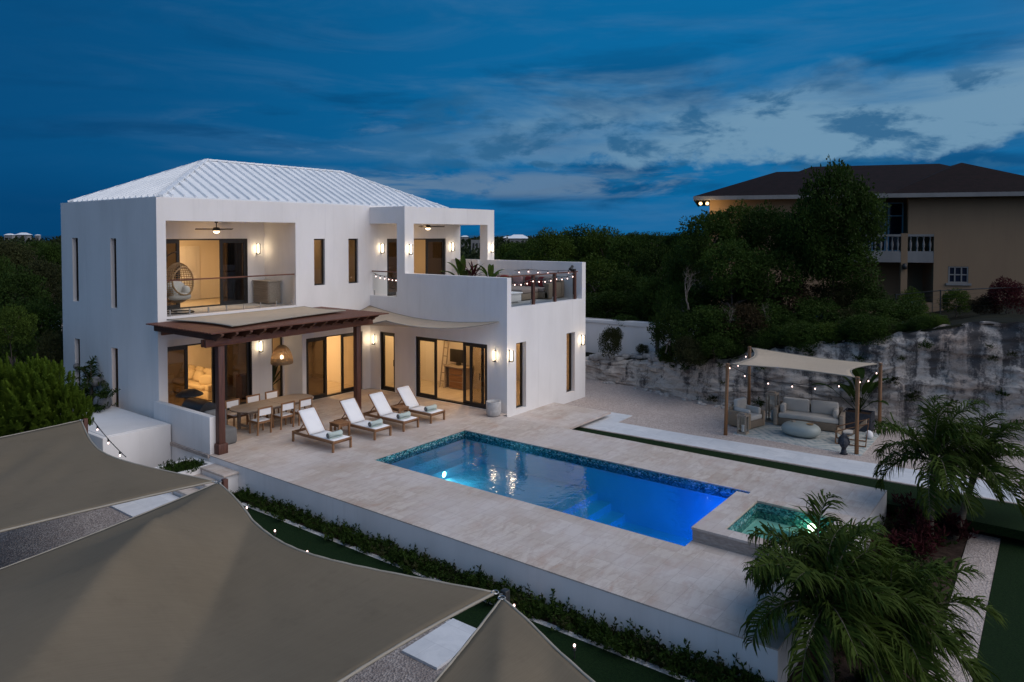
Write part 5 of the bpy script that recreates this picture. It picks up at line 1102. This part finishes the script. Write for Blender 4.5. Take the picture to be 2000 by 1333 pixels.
# ------------------------------------------------------------------ palms
def frond(m, base, az, el, L, droop, r_, nl=44, ll=.62, lw=.030, twist=0, wind=Vector((.55, .12, -.05))):
    d = Vector((math.cos(az)*math.cos(el), math.sin(az)*math.cos(el), math.sin(el))); p = Vector(base); pts = [p.copy()]; n_ = 14; side = r_.uniform(-.35, .35)
    for k in range(n_):
        d = (d+Vector((-math.sin(az), math.cos(az), 0))*side/n_+Vector((0, 0, -droop/n_*(.3+2.0*k/n_)))+wind*(1.1/n_)*(k/n_)).normalized(); p = p+d*L/n_; pts.append(p.copy())
    m.cm = 1; m.tube(pts, [.020*(1-.85*k/n_) for k in range(n_+1)], 5); m.cm = 0
    for k in range(nl):
        u = .10+.90*k/(nl-1); f = u*n_; i = min(int(f), n_-1); q = pts[i].lerp(pts[i+1], f-i); t_ = (pts[min(i+1, n_)]-pts[i]).normalized()
        s0 = t_.cross(Vector((0, 0, 1)))
        if s0.length < .05: s0 = Vector((1, 0, 0))
        s0.normalize(); upv = s0.cross(t_)
        for sg in (-1, 1):
            if r_.random() < .06: continue
            le = ll*(math.sin(math.pi*min(1, u*.80+.16))**.6)*r_.uniform(.7, 1.15); dd = (s0*sg*r_.uniform(.6, 1.0)+t_*r_.uniform(.5, 1.1)+upv*r_.uniform(.0, .75)+rdir(r_)*.12).normalized()
            a = q; w_ = (t_.cross(dd).cross(dd)+rdir(r_)*.5).normalized()*lw*.5*r_.uniform(.7, 1.2); dr = r_.uniform(.5, 1.7)
            b = a+dd*le*.4; d2 = (dd+Vector((0, 0, -.62))*dr+wind*.6).normalized(); c = b+d2*le*.34; d3 = (d2+Vector((0, 0, -.75))*dr+wind*.5+rdir(r_)*.2).normalized(); e = c+d3*le*.34
            m._add([a-w_*.6, a+w_*.6, b-w_, b+w_, c-w_*.8, c+w_*.8, e], [(0, 1, 3, 2), (2, 3, 5, 4), (4, 5, 6)])
def palm_tree(label, stems, nf, L, seed, ll=.62, base_z=-.75, name='palm_tree', nl=44):
    r_ = random.Random(seed); t = thing(name, label, 'palm tree', (stems[0][0], stems[0][1], base_z))
    for (x, y, tx, ty, tz) in stems:
        b = Vector((x, y, base_z-.05)); e = Vector((tx, ty, tz)); pts = [b.lerp(e, k/6)+Vector((0, 0, 0))+(e-b).cross(Vector((0, 0, 1)))*.05*math.sin(math.pi*k/6) for k in range(7)]
        MB().tube(pts, [.12, .10, .085, .08, .075, .075, .085], 12).build('trunk', M['palmbark'], t, smooth=True)
        m = MB()
        for k in range(nf):
            az = 2.399*k+r_.uniform(-.25, .25); u = k/nf; frond(m, e, az, 1.35-1.5*u+r_.uniform(-.18, .18), L*r_.uniform(.8, 1.12), 1.0+.6*u+r_.uniform(-.2, .3), r_, nl, ll, .034)
        m.build('crown', [M['palm'], M['palmbark']], t)
    return t
palm_tree('large feathery palm in the lower right corner, fronds blown to the right', [(-2.7, 11.6, -2.68, 11.35, .84), (-3.0, 12.65, -3.1, 12.55, .66), (-2.3, 12.35, -1.95, 12.1, .44)], 19, 1.45, 5, .60, nl=54)
palm_tree('smaller feathery palm behind the hot tub, before the cliff', [(-2.35, 19.15, -2.25, 19.2, 1.15), (-1.9, 19.6, -1.5, 20.0, .95)], 19, 1.65, 9, .60, nl=52)
p = atd(178, 745, 25.5); palm_tree('small dark palm beside the left side wall of the villa', [(p.x, p.y, p.x, p.y, p.z-.1)], 13, 1.0, 21, .35, -.8, nl=26)
M['wetstone'] = pm('grey_boulder_stone', (.12, .12, .125), (.25, .25, .25), 4, .9, .5, .02)
bk = MB(); bk.grid(lambda u, v: (lambda x, y: (x, y, -.78+1.75*max(0, math.cos((x+28.6)/2.6*math.pi/2))**.8*max(0, math.cos((y-10.2)/2.2*math.pi/2))**.8*(.85+.3*mnoise.noise(Vector((x, y, 0))))))(-31.2+5.2*u, 8.0+3.38*v), 30, 24)
struct(bk.build('earth_bank', M['undergrowth'], smooth=True))
for k, (px, py, dp, r__, lb2) in enumerate(((186, 746, 25.3, .20, 'pale rounded boulder half hidden beside the small palm'), (200, 786, 24.2, .30, 'large grey rounded boulder below the small palm'), (150, 716, 26.8, .13, 'small pale boulder left of the small palm'))):
    c = atd(px, py, dp); t = MB().ell((0, 0, 0), (r__, r__*.9, r__*.95), 20, 12, None, .95).build('boulder', M['wetstone'], smooth=True); t.location = (c.x, c.y, c.z); tag(t, lb2, 'boulder')
r_ = random.Random(3)
for k in range(16):
    px, py, dp = r_.uniform(130, 215), r_.uniform(745, 800), r_.uniform(23.5, 26); c = atd(px, py, dp); o = inst('bank_shrub', BL[k % 4], None, (c.x, c.y, c.z-.45), (0, 0, k), (1.3, 1.3, 1.2)); tag(o, 'dark low shrub on the bank beside the villa side wall', 'shrub', 'shrubs on the bank beside the villa')
# paddle leaved plants
def paddle(m, base, az, el, L, stalk, W, r_):
    d = Vector((math.cos(az)*math.cos(el), math.sin(az)*math.cos(el), math.sin(el))); p = Vector(base); q = p+d*stalk; m.tube([p, q], [.014, .009], 5)
    s0 = d.cross(Vector((0, 0, 1))).normalized(); n_ = 7; prev = None
    for k in range(n_+1):
        u = k/n_; w_ = W*math.sin(math.pi*min(1, u*.9+.06))**.7*.5 if k < n_ else .004; up = s0.cross(d)
        row = [q-s0*w_+up*w_*.35, q, q+s0*w_+up*w_*.35]
        if prev: m._add(prev+row, [(0, 1, 4, 3), (1, 2, 5, 4)])
        prev = row; d = (d+Vector((0, 0, -.16))).normalized(); q = q+d*L/n_
def paddle_plant(name, label, loc, n_, L, stalk, W, mat, seed, spread=.9):
    t = thing(name, label, 'plant', loc); r_ = random.Random(seed); m = MB()
    for k in range(n_): paddle(m, Vector(loc)+Vector((r_.uniform(-.06, .06), r_.uniform(-.06, .06), 0)), 2.399*k+r_.uniform(-.3, .3), 1.45-spread*(k/n_)+r_.uniform(-.1, .1), L*r_.uniform(.8, 1.1), stalk*r_.uniform(.6, 1.2), W*r_.uniform(.8, 1.1), r_)
    m.build('leaves', M[mat], t, smooth=True); return t
def pot(name, label, loc, r0, h, mat):
    t = thing(name, label, 'planter', loc); MB().lathe([(.001, .01), (r0*.75, .01), (r0, h), (r0*.9, h), (r0*.85, h-.08), (.001, h-.08)], loc, 20).build('body', M[mat], t, smooth=True)
paddle_plant('bird_of_paradise', 'broad green bird of paradise plant on the roof terrace', (-18.9, 21.55, 4.25), 11, .85, .55, .26, 'leafmid', 3, 1.0); pot('terrace_pot', 'pale pot of the broad leaved terrace plant', (-18.9, 21.55, 3.78), .24, .5, 'concrete')
paddle_plant('cordyline', 'red leaved plant beside the green terrace plant', (-18.15, 21.3, 4.72), 24, .6, .12, .08, 'leafred', 6, 1.1); pot('terrace_pot', 'pale pot of the red leaved terrace plant', (-18.15, 21.3, 3.78), .22, .98, 'concrete')
paddle_plant('bird_of_paradise', 'small broad green plant right of the red plant on the terrace', (-17.4, 21.5, 4.5), 11, .7, .3, .2, 'leafmid', 8, 1.2); pot('terrace_pot', 'pale pot of the small terrace plant', (-17.4, 21.5, 3.78), .2, .75, 'concrete')
paddle_plant('bird_of_paradise', 'tall dark broad leaved plant in the black planter by the cliff', (-5.5, 27.1, .25), 15, .85, .9, .30, 'leafdark', 12, .8)
kp = thing('square_planter', 'black square planter behind the gravel lounge sofa', 'planter', (-5.5, 27.1, -.35)); MB().panel('z', -.35, .28, -5.95, -5.05, 26.75, 27.45, [(-5.9, -5.1, 26.8, 27.4)]).build('body', M['blackbowl'], kp); MB().box(-5.9, -5.1, 26.8, 27.4, -.3, .22).build('soil', M['soil'], kp)
# ------------------------------------------------------------------ far scrub
sc_ = MB(); r_ = random.Random(99)
for k in range(3200):
    az = R(r_.uniform(84, 172)); d_ = 55*math.exp(r_.uniform(0, math.log(19))); x, y = d_*math.cos(az), d_*math.sin(az)
    if d_ < 100 and x > -34 and y < 88: continue
    hgt = min(r_.uniform(1.6, 4.6), 6.1) if d_ < 300 else r_.uniform(2.5, 6.2)
    w_ = r_.uniform(1.6, 4.0)*(1+d_/350); L = .34+d_/260
    for i in range(26):
        e = rdir(r_); e.z = abs(e.z); q = Vector((x+e.x*w_, y+e.y*w_, -2.1+e.z*(hgt+1.2)*r_.uniform(.6, 1.0))); leafquad(sc_, q, rdir(r_)+Vector((0, 0, .4)), rdir(r_), L*r_.uniform(.7, 1.5), L*.8)
tag(sc_.build('scrubland', M['scrub']), 'low dark scrub and trees reaching to the horizon', 'scrub', None, 'stuff')
# far houses
def far_house(px, py, wpx, depth, flat=False, label=''):
    c = atd(px, py, depth); f = depth/F_PX; w_ = wpx*f; t = thing('far_house', label, 'house', (c.x, c.y, -.95), YAW-math.pi/2)
    h = max(2.5, c.z+.95)
    o_ = MB().box(-w_*.42, w_*.42, -w_*.25, w_*.25, 0, h); o_.build('wall', M['grey_trim'], t, inv=False)
    if not flat:
        m = MB(); e = w_*.5; r_h = w_*.16; m.poly([(-e, -e*.6, h), (e, -e*.6, h), (e*.4, 0, h+r_h), (-e*.4, 0, h+r_h)]); m.poly([(e, e*.6, h), (-e, e*.6, h), (-e*.4, 0, h+r_h), (e*.4, 0, h+r_h)]); m.poly([(-e, e*.6, h), (-e, -e*.6, h), (-e*.4, 0, h+r_h)]); m.poly([(e, -e*.6, h), (e, e*.6, h), (e*.4, 0, h+r_h)]); m.build('roof', M['roof_metal'], t, inv=False)
    m = MB()
    for k in range(3): m.box(-w_*.32+w_*.22*k, -w_*.2+w_*.22*k, -w_*.25-.05, -w_*.25+.02, h*.35, h*.75)
    m.build('window', M['black'], t, inv=False)
far_house(19, 459.5, 18, 520, False, 'small far white roofed house at the left horizon edge'); far_house(46, 459, 26, 540, False, 'wider far white roofed house on the left horizon'); far_house(74, 460, 10, 600, False, 'tiny far house right of the two white roofs on the left horizon')
far_house(908, 463, 16, 420, False, 'far white house seen through the porch opening, at the left'); far_house(933, 469, 30, 300, True, 'far flat roofed pale block seen through the porch opening'); far_house(1012, 466, 46, 400, False, 'far long white roofed house right of the porch'); far_house(992, 465, 20, 450, False, 'far small white roofed house beside the porch pillar')
fw_ = thing('pale_garden_wall', 'short pale garden wall in the dark land left of the villa', 'wall', tuple(atd(98, 625, 48))); c = atd(85, 635, 48); c2 = atd(122, 636, 46); MB().bar(c, c2, .25, .7).build('wall', M['stucco'], fw_); MB().bar(c+Vector((0, 0, .38)), c2+Vector((0, 0, .38)), .32, .06).build('coping', M['concrete'], fw_)
# ------------------------------------------------------------------ white boundary wall and rubble
bw = thing('boundary_wall', 'plain white boundary wall on the rubble bank beyond the villa', 'wall', (-17, 30.7, .3)); m = MB(); a, b = Vector((-27, 31.3, 0)), Vector((-12.6, 30.35, 0)); d = (b-a)
for z0_, z1_, nm, wd in ((0, 2.12, 'wall', .2), (2.12, 2.18, 'coping', .26)): 
    m = MB(); m._add([(a.x, a.y-wd/2, z0_), (b.x, b.y-wd/2, z0_), (b.x, b.y-wd/2, z1_+.22), (a.x, a.y-wd/2, z1_-.2), (a.x, a.y+wd/2, z0_), (b.x, b.y+wd/2, z0_), (b.x, b.y+wd/2, z1_+.22), (a.x, a.y+wd/2, z1_-.2)], [(0, 1, 2, 3), (5, 4, 7, 6), (3, 2, 6, 7), (0, 4, 5, 1), (0, 3, 7, 4), (1, 5, 6, 2)]); m.build(nm, M['stucco'], bw)
fp = thing('fence_post', 'dark post standing against the white boundary wall', 'post', (-14.7, 30.2, .6)); MB().box(-14.75, -14.62, 30.2, 30.33, .3, 2.5).build('post', M['dark'], fp); MB().box(-14.78, -14.59, 30.17, 30.36, 2.5, 2.54).build('cap', M['dark'], fp)
r_ = random.Random(31)
for k in range(64):
    x = -17.8+r_.uniform(0, 4.6); y = interp(x, rimx, basey)+r_.uniform(.55, 1.5); s = r_.uniform(.1, .26); z = hillz(x, y)+s*.2
    if k > 25: x = -17+15*r_.random(); y = interp(x, rimx, basey)-r_.uniform(.15, .5); s = r_.uniform(.04, .13); z = -.35+s*.2
    m = MB(); Mx = Matrix.Rotation(r_.uniform(0, 3), 3, 'Z')
    m.ell((0, 0, 0), (s*1.4, s, s*.7), 9, 6, Mx, .7); m.v = [tuple(Vector(p)*(1+.25*mnoise.noise(Vector(p)*9+Vector((k, 0, 0))))) for p in m.v]
    o = m.build('rubble_stone', M['stone'], smooth=False); o.location = (x, y, z); tag(o, 'pale rubble stone on the bank before the white boundary wall', 'stone', 'rubble stones on the bank') if k < 26 else tag(o, 'small loose stone on the gravel at the foot of the cliff', 'stone', 'loose stones at the cliff foot')
# ------------------------------------------------------------------ neighbour house
Lp = atd(1385, 500, 41.5); Rp = atd(2080, 500, 36.7); ud = (Rp-Lp); ud.z = 0; ud.normalize(); nd = Vector((-ud.y, ud.x, 0)); rzN = math.atan2(ud.y, ud.x)
GN = 2.6
nh = thing('neighbour_house', 'two storey peach house with brown shingle hip roof and balustraded balcony', 'house', (Lp.x, Lp.y, GN), rzN)
def npx(px, py, yl=0.0):  # local (x, z) of a photo point on the facade plane
    o_ = Vector((Lp.x, Lp.y, 0))+nd*yl; r0 = ray(px, py); t = (o_-CAM).dot(nd)/r0.dot(nd); P = CAM+r0*t; return (P-o_).dot(ud), P.z-GN
def nb(m, name, mat, **k): return m.build(name, M[mat], nh, inv=False, **k)
eave = npx(1700, 384)[1]; x_b0 = npx(1640, 500)[0]; x_b1 = npx(1835, 500)[0]; xm_ = npx(1766, 500)[0]; zr = npx(1766, 458)[1]; zf = npx(1766, 494)[1]; zs = npx(1766, 513)[1]; XE = 22.0
m = MB(); m.panel('y', 0, .25, 0, XE, -.5, eave, [(x_b0, x_b1-.25, .2, zs-.0), (x_b0, npx(1773, 500)[0], zf, eave-.1), (npx(1773, 500)[0]-.01, x_b1-.25, zf, zr), (npx(1852, 500)[0], npx(1892, 500)[0], npx(1870, 553)[1], npx(1870, 521)[1])])
m.panel('x', 0, .25, .25, 9.0, -.5, eave); m.panel('x', XE-.25, XE, .25, 9, -.5, eave); m.panel('y', 8.75, 9.0, .25, XE-.25, -.5, eave)
m.panel('y', 2.2, 2.4, x_b0-.3, x_b1, -.5, eave); m.box(x_b0-.25, x_b0, .25, 2.2, -.5, eave); m.box(x_b1-.25, x_b1, .25, 2.2, -.5, eave); nb(m, 'wall', 'peach')
nb(MB().box(x_b0-.2, x_b1-.02, -.02, 2.2, zs, zf), 'balcony_slab', 'grey_trim'); nb(MB().box(xm_-.16, xm_+.16, -.03, .28, -.3, zr+.05), 'column', 'peach'); nb(MB().box(x_b1-.28, x_b1+.02, -.03, .28, -.3, zr+.05), 'column', 'peach')
prof = [(.05, 0), (.05, .06), (.03, .1), (.07, .28), (.065, .36), (.03, .5), (.025, .58), (.05, .64), (.05, .7)]
for a, b in ((x_b0, xm_-.16), (xm_+.16, x_b1-.28)):
    rl = nb(MB().box(a, b, -.02, .18, zr-.12, zr), 'balustrade_rail', 'grey_trim'); nb(MB().box(a, b, 0, .16, zf, zf+.08), 'balustrade_base', 'grey_trim'); k_ = int((b-a)/.27); s = (zr-.2-zf)/.7
    for k in range(k_):
        nb(MB().lathe([(q, z*s) for q, z in prof], (a+(k+.5)*(b-a)/k_, .08, zf+.08), 8), 'baluster', 'grey_trim', smooth=True)
def nwin(xa, xb, za, zb_, y, mull, tr, frame, glass, label=None):
    fr = MB(); fr.box(xa, xa+.07, y-.06, y+.06, za, zb_); fr.box(xb-.07, xb, y-.06, y+.06, za, zb_); fr.box(xa+.07, xb-.07, y-.06, y+.06, zb_-.07, zb_); fr.box(xa+.07, xb-.07, y-.06, y+.06, za, za+.07)
    for q in mull: fr.box(q-.03, q+.03, y-.05, y+.05, za+.07, zb_-.07)
    for q in tr: fr.box(xa+.07, xb-.07, y-.045, y+.045, q-.03, q+.03)
    f = nb(fr, 'window', frame); pn = MB().quad((xa+.05, y, za+.05), (xb-.05, y, za+.05), (xb-.05, y, zb_-.05), (xa+.05, y, zb_-.05)); pn = MB(); pn.box(xa+.05, xb-.05, y-.01, y+.01, za+.05, zb_-.05); g_ = nb(pn, 'pane', glass); g_.parent = f
    nb(MB().box(xa-.12, xb+.12, y-.16, y+.06, za-.12, za), 'window_sill', 'grey_trim')
M['nightpane'] = pm('dark_window_pane', (.01, .014, .03), (.015, .02, .04), 3, .08, .0)
wx0, wz0 = npx(1733, 460, 2.2); wx1, wz1 = npx(1764, 396, 2.2); nwin(wx0, wx1, zf+.02, wz1, 2.14, (), (wz1-.75,), 'bluepane', 'nightpane'); nwin(wx0-1.5, wx0-.1, zf+.02, wz1, 2.14, (wx0-.8,), (wz1-.75,), 'bluepane', 'nightpane')
sx0, sz0 = npx(1852, 553); sx1, sz1 = npx(1892, 521); nwin(sx0, sx1, sz0, sz1, .08, (sx0+(sx1-sx0)*.33, sx0+(sx1-sx0)*.66), ((sz0+sz1)/2,), 'grey_trim', 'nightpane')
nb(MB().lathe([(.001, -.18), (.11, -.15), (.13, 0), (.09, .14), (.001, .16)], (xm_, -.15, zs-.2), 12), 'porch_lantern', 'dark', smooth=True)
# roof: three intersecting hips
def hip(m, xa, xb, ya, yb, ze, zr_, xr0, xr1):
    ym = (ya+yb)/2; A_, B_ = (xr0, ym, zr_), (xr1, ym, zr_); m.poly([(xa, ya, ze), (xb, ya, ze), B_, A_]); m.poly([(xb, yb, ze), (xa, yb, ze), A_, B_]); m.poly([(xa, yb, ze), (xa, ya, ze), A_]); m.poly([(xb, ya, ze), (xb, yb, ze), B_])
m = MB(); q = lambda px, py, y: npx(px, py, y)
r1 = q(1517, 336, 4.2); r2 = q(1585, 326, 4.6); r3 = q(1835, 318, 4.6); r4 = q(1878, 318, 2.6)
hip(m, -.85, 16, -.85, 9.3, eave+.1, r1[1], r1[0], 12); hip(m, 1.2, r3[0]+4.2, -.83, 10.1, eave+.105, r2[1], r2[0], r3[0])
e1 = q(2040, 376, 0)[0]; m.poly([(r4[0]-4.3, -.84, eave+.108), (e1+1.8, -.84, eave+.108), (r4[0], 2.6, r4[1])]); m.poly([(e1+1.8, -.84, eave+.108), (e1+1.8, 9, eave+.108), (r4[0], 7.2, r4[1]), (r4[0], 2.6, r4[1])]); m.poly([(r4[0]-4.3, 9, eave+.108), (r4[0]-4.3, -.84, eave+.108), (r4[0], 2.6, r4[1]), (r4[0], 7.2, r4[1])])
nb(m, 'roof', 'shingle'); m = MB(); m.box(-.87, XE+.6, -.88, -.80, eave-.12, eave+.1); m.box(-.88, -.80, -.8, 9.3, eave-.12, eave+.1); nb(m, 'fascia', 'grey_trim'); nb(MB().box(-.8, XE+.6, -.8, 9.2, eave-.06, eave-.02), 'soffit', 'grey_trim')
fx, fz = npx(1386, 392, -.3); fl_ = thing('floodlight', 'twin lit floodlight under the left eave of the peach house', 'floodlight', (0, 0, 0)); fl_.location = Vector((Lp.x, Lp.y, GN))+ud*(-.3)+nd*(-.5)+Vector((0, 0, eave-.2)); fl_.rotation_euler = (0, 0, rzN)
for s in (-.14, .14): MB().cyl((s, 0, 0), (s*1.3, -.16, -.1), .06, .09, 12).build('head', M['grey_trim'], fl_, inv=False); MB().ell((s*1.3, -.165, -.105), (.09, .05, .09)).build('lens', M['flood'], fl_, inv=False, smooth=True)
lo = light('POINT', (.3, -.45, -.35), 42, (1, .66, .3), None, .1); lo.parent = fl_
# fence on the cliff edge
fe = thing('wire_fence', 'thin black post and wire fence along the cliff top', 'fence', tuple(atd(1837, 620, 29.6)))
pa, pb_, pc, pd_ = atd(1750, 576, 30.2), atd(1837, 568, 29.6), atd(1925, 564, 29.2), atd(2060, 558, 28.8)
m = MB(); m.tube([pa, pb_, pc, pd_], .022, 6); m.build('top_rail', M['dark'], fe)
for p in (pa, pb_, pd_): MB().cyl((p.x, p.y, p.z-1.25), (p.x, p.y, p.z+.03), .03).build('post', M['dark'], fe)
m = MB()
for k in range(1, 7): m.tube([Vector((p.x, p.y, p.z-.17*k)) for p in (pa, pb_, pc, pd_)], .004, 3)
m.build('wire', M['dark'], fe)
gch = thing('garden_chair', 'pale blue plastic garden chair on the hill before the peach house', 'garden chair', tuple(atd(1772, 630, 31.5))); c = atd(1772, 612, 31.5); 
MB().box(c.x-.25, c.x+.25, c.y-.22, c.y+.22, c.z-.04, c.z).build('seat', M['bluepane'], gch, bevel=.01); m = MB(); m.box(c.x-.25, c.x+.25, c.y+.2, c.y+.24, c.z+.42, c.z+.5)
for k in range(5): m.box(c.x-.24+.11*k, c.x-.2+.11*k, c.y+.2, c.y+.23, c.z, c.z+.42)
m.build('backrest', M['bluepane'], gch)
for sx in (-.22, .22):
    for sy in (-.2, .2): MB().box(c.x+sx-.02, c.x+sx+.02, c.y+sy-.02, c.y+sy+.02, c.z-.5, c.z-.04).build('leg', M['bluepane'], gch)
SUN_AZ, SUN_EL = 22.0, -2.0
# ================================================================== SKY AND LIGHT
W = bpy.data.worlds.new("World"); scene.world = W; W.use_nodes = True; nt = W.node_tree; nt.nodes.clear()
class WT(NT):
    def __init__(s): s.t = nt; s.out = s.n('ShaderNodeOutputWorld')
wt = WT(); tc = wt.n('ShaderNodeTexCoord'); D = tc.outputs['Generated']
sx = wt.n('ShaderNodeSeparateXYZ', i={0: D}); Z = sx.outputs['Z']
def dot(v): 
    n_ = wt.n('ShaderNodeVectorMath', operation='DOT_PRODUCT', i={0: D}); n_.inputs[1].default_value = v; return n_.outputs['Value']
def sstep(x, a, b, lo=0, hi=1):
    m_ = wt.n('ShaderNodeMapRange', interpolation_type='SMOOTHSTEP', i={'Value': x}); 
    for k, v in zip(('From Min', 'From Max', 'To Min', 'To Max'), (a, b, lo, hi)): m_.inputs[k].default_value = v
    return m_.outputs['Result']
def wmap(scale, rot=(0, 0, 0), loc=(0, 0, 0)):
    mp = wt.n('ShaderNodeMapping', i={'Vector': D}); mp.inputs['Scale'].default_value = scale; mp.inputs['Rotation'].default_value = rot; mp.inputs['Location'].default_value = loc; return mp.outputs['Vector']
sky = wt.n('ShaderNodeTexSky', sky_type='NISHITA', sun_disc=False); sky.sun_elevation = R(SUN_EL); sky.sun_rotation = R(90-SUN_AZ); sky.altitude = 20
nish = wt.mix(1.0, sky.outputs[0], (.004, .005, .006), 'MULTIPLY')
az = dot((math.cos(R(77)), math.sin(R(77)), 0))
base = wt.mix(sstep(az, .0, .85), (.0018, .070, .200), (.0030, .136, .345))
base = wt.mix(sstep(Z, .0, .10, 1, 0), base, wt.mix(sstep(az, .1, .7), (.001, .045, .145), (.002, .125, .33)))
def mul(*a):
    r_ = a[0]
    for b in a[1:]: r_ = wt.math('MULTIPLY', r_, b)
    return r_
def off(n_, k): return wt.math('MULTIPLY', wt.math('SUBTRACT', n_, .5), k)
n_big = wt.noise(wmap((1.6, 1.6, 7)), 1.6, 6, .58, .4)
nb2 = wt.noise(wmap((5, 5, 9), (0, 0, .5), (2, 1, 0)), 2.6, 7, .6, .2)
n2 = wt.noise(wmap((3.0, 3.0, 15), (0, 0, .9), (0, 5, 0)), 1.9, 8, .62, .4)
n3 = wt.noise(wmap((4.6, 4.6, 12), (0, 0, .2), (7.6, 2.3, 0)), 2.5, 9, .6, .25)
n4 = wt.noise(wmap((1.4, 1.4, 9), (0, 0, .3), (1, 2, 4)), 2.0, 8, .62, .6)
n1 = wt.noise(wmap((2.2, 2.2, 12), (0, 0, .4), (3.1, 0, 0)), 1.7, 8, .6, .4)
zl = wt.math('ADD', wt.math('MULTIPLY', az, .09), .128)
pU = mul(sstep(wt.math('ADD', wt.math('SUBTRACT', zl, Z), off(n_big, .22)), -.01, .06), sstep(wt.math('ADD', az, off(n_big, .5)), .42, .86), sstep(wt.math('ADD', Z, off(nb2, .08)), .092, .108))
cl = wt.mix(mul(sstep(n4, .44, .72), sstep(az, .0, .5), .24), base, (.09, .21, .38))
cl = wt.mix(mul(sstep(n1, .44, .64), sstep(Z, .32, .16), .70), cl, (.0016, .056, .165))
cl = wt.mix(pU, cl, (.150, .290, .430))
pM = mul(sstep(n2, .47, .62), sstep(Z, .10, .115), sstep(Z, .175, .14), sstep(az, .18, .4), sstep(az, .80, .6))
cl = wt.mix(mul(pM, .55), cl, (.105, .21, .355))
pL = mul(sstep(n2, .44, .58), sstep(Z, .046, .060), sstep(Z, .096, .078), sstep(az, .22, .45), sstep(az, .90, .76))
cl = wt.mix(mul(pL, .78), cl, (.125, .215, .335))
cl = wt.mix(mul(sstep(n3, .485, .63), sstep(az, .42, .66), sstep(Z, .215, .17), sstep(Z, .06, .09), .88), cl, (.022, .118, .255))
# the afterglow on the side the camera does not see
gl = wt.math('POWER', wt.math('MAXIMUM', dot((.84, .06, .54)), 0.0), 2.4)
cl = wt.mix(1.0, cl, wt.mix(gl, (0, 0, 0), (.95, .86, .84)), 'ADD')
gb = wt.math('POWER', wt.math('MAXIMUM', dot((-.12, -.85, .51)), 0.0), 1.5)  # blue fill lobe added to the unseen sky to lift the side walls
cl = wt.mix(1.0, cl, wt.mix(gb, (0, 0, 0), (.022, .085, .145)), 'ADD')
cl = wt.mix(1.0, cl, nish, 'ADD')
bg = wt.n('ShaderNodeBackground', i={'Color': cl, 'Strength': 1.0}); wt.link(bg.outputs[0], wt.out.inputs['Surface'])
sd = Vector((math.cos(R(SUN_AZ))*math.cos(R(46)), math.sin(R(SUN_AZ))*math.cos(R(46)), math.sin(R(46))))
s = light('SUN', (0, 0, 40), 1.25, (1, .93, .86)); s.name = 'afterglow_sun'; s.data.angle = R(60); s.rotation_euler = sd.to_track_quat('Z', 'Y').to_euler()
scene.view_settings.view_transform = 'Standard'; scene.view_settings.look = 'None'; scene.view_settings.exposure = 0.0; scene.view_settings.gamma = 1
scene.cycles.use_denoising = True; scene.cycles.max_bounces = 8; scene.cycles.transparent_max_bounces = 16; scene.cycles.diffuse_bounces = 4; scene.cycles.sample_clamp_indirect = 6; scene.cycles.caustics_reflective = False; scene.cycles.caustics_refractive = False
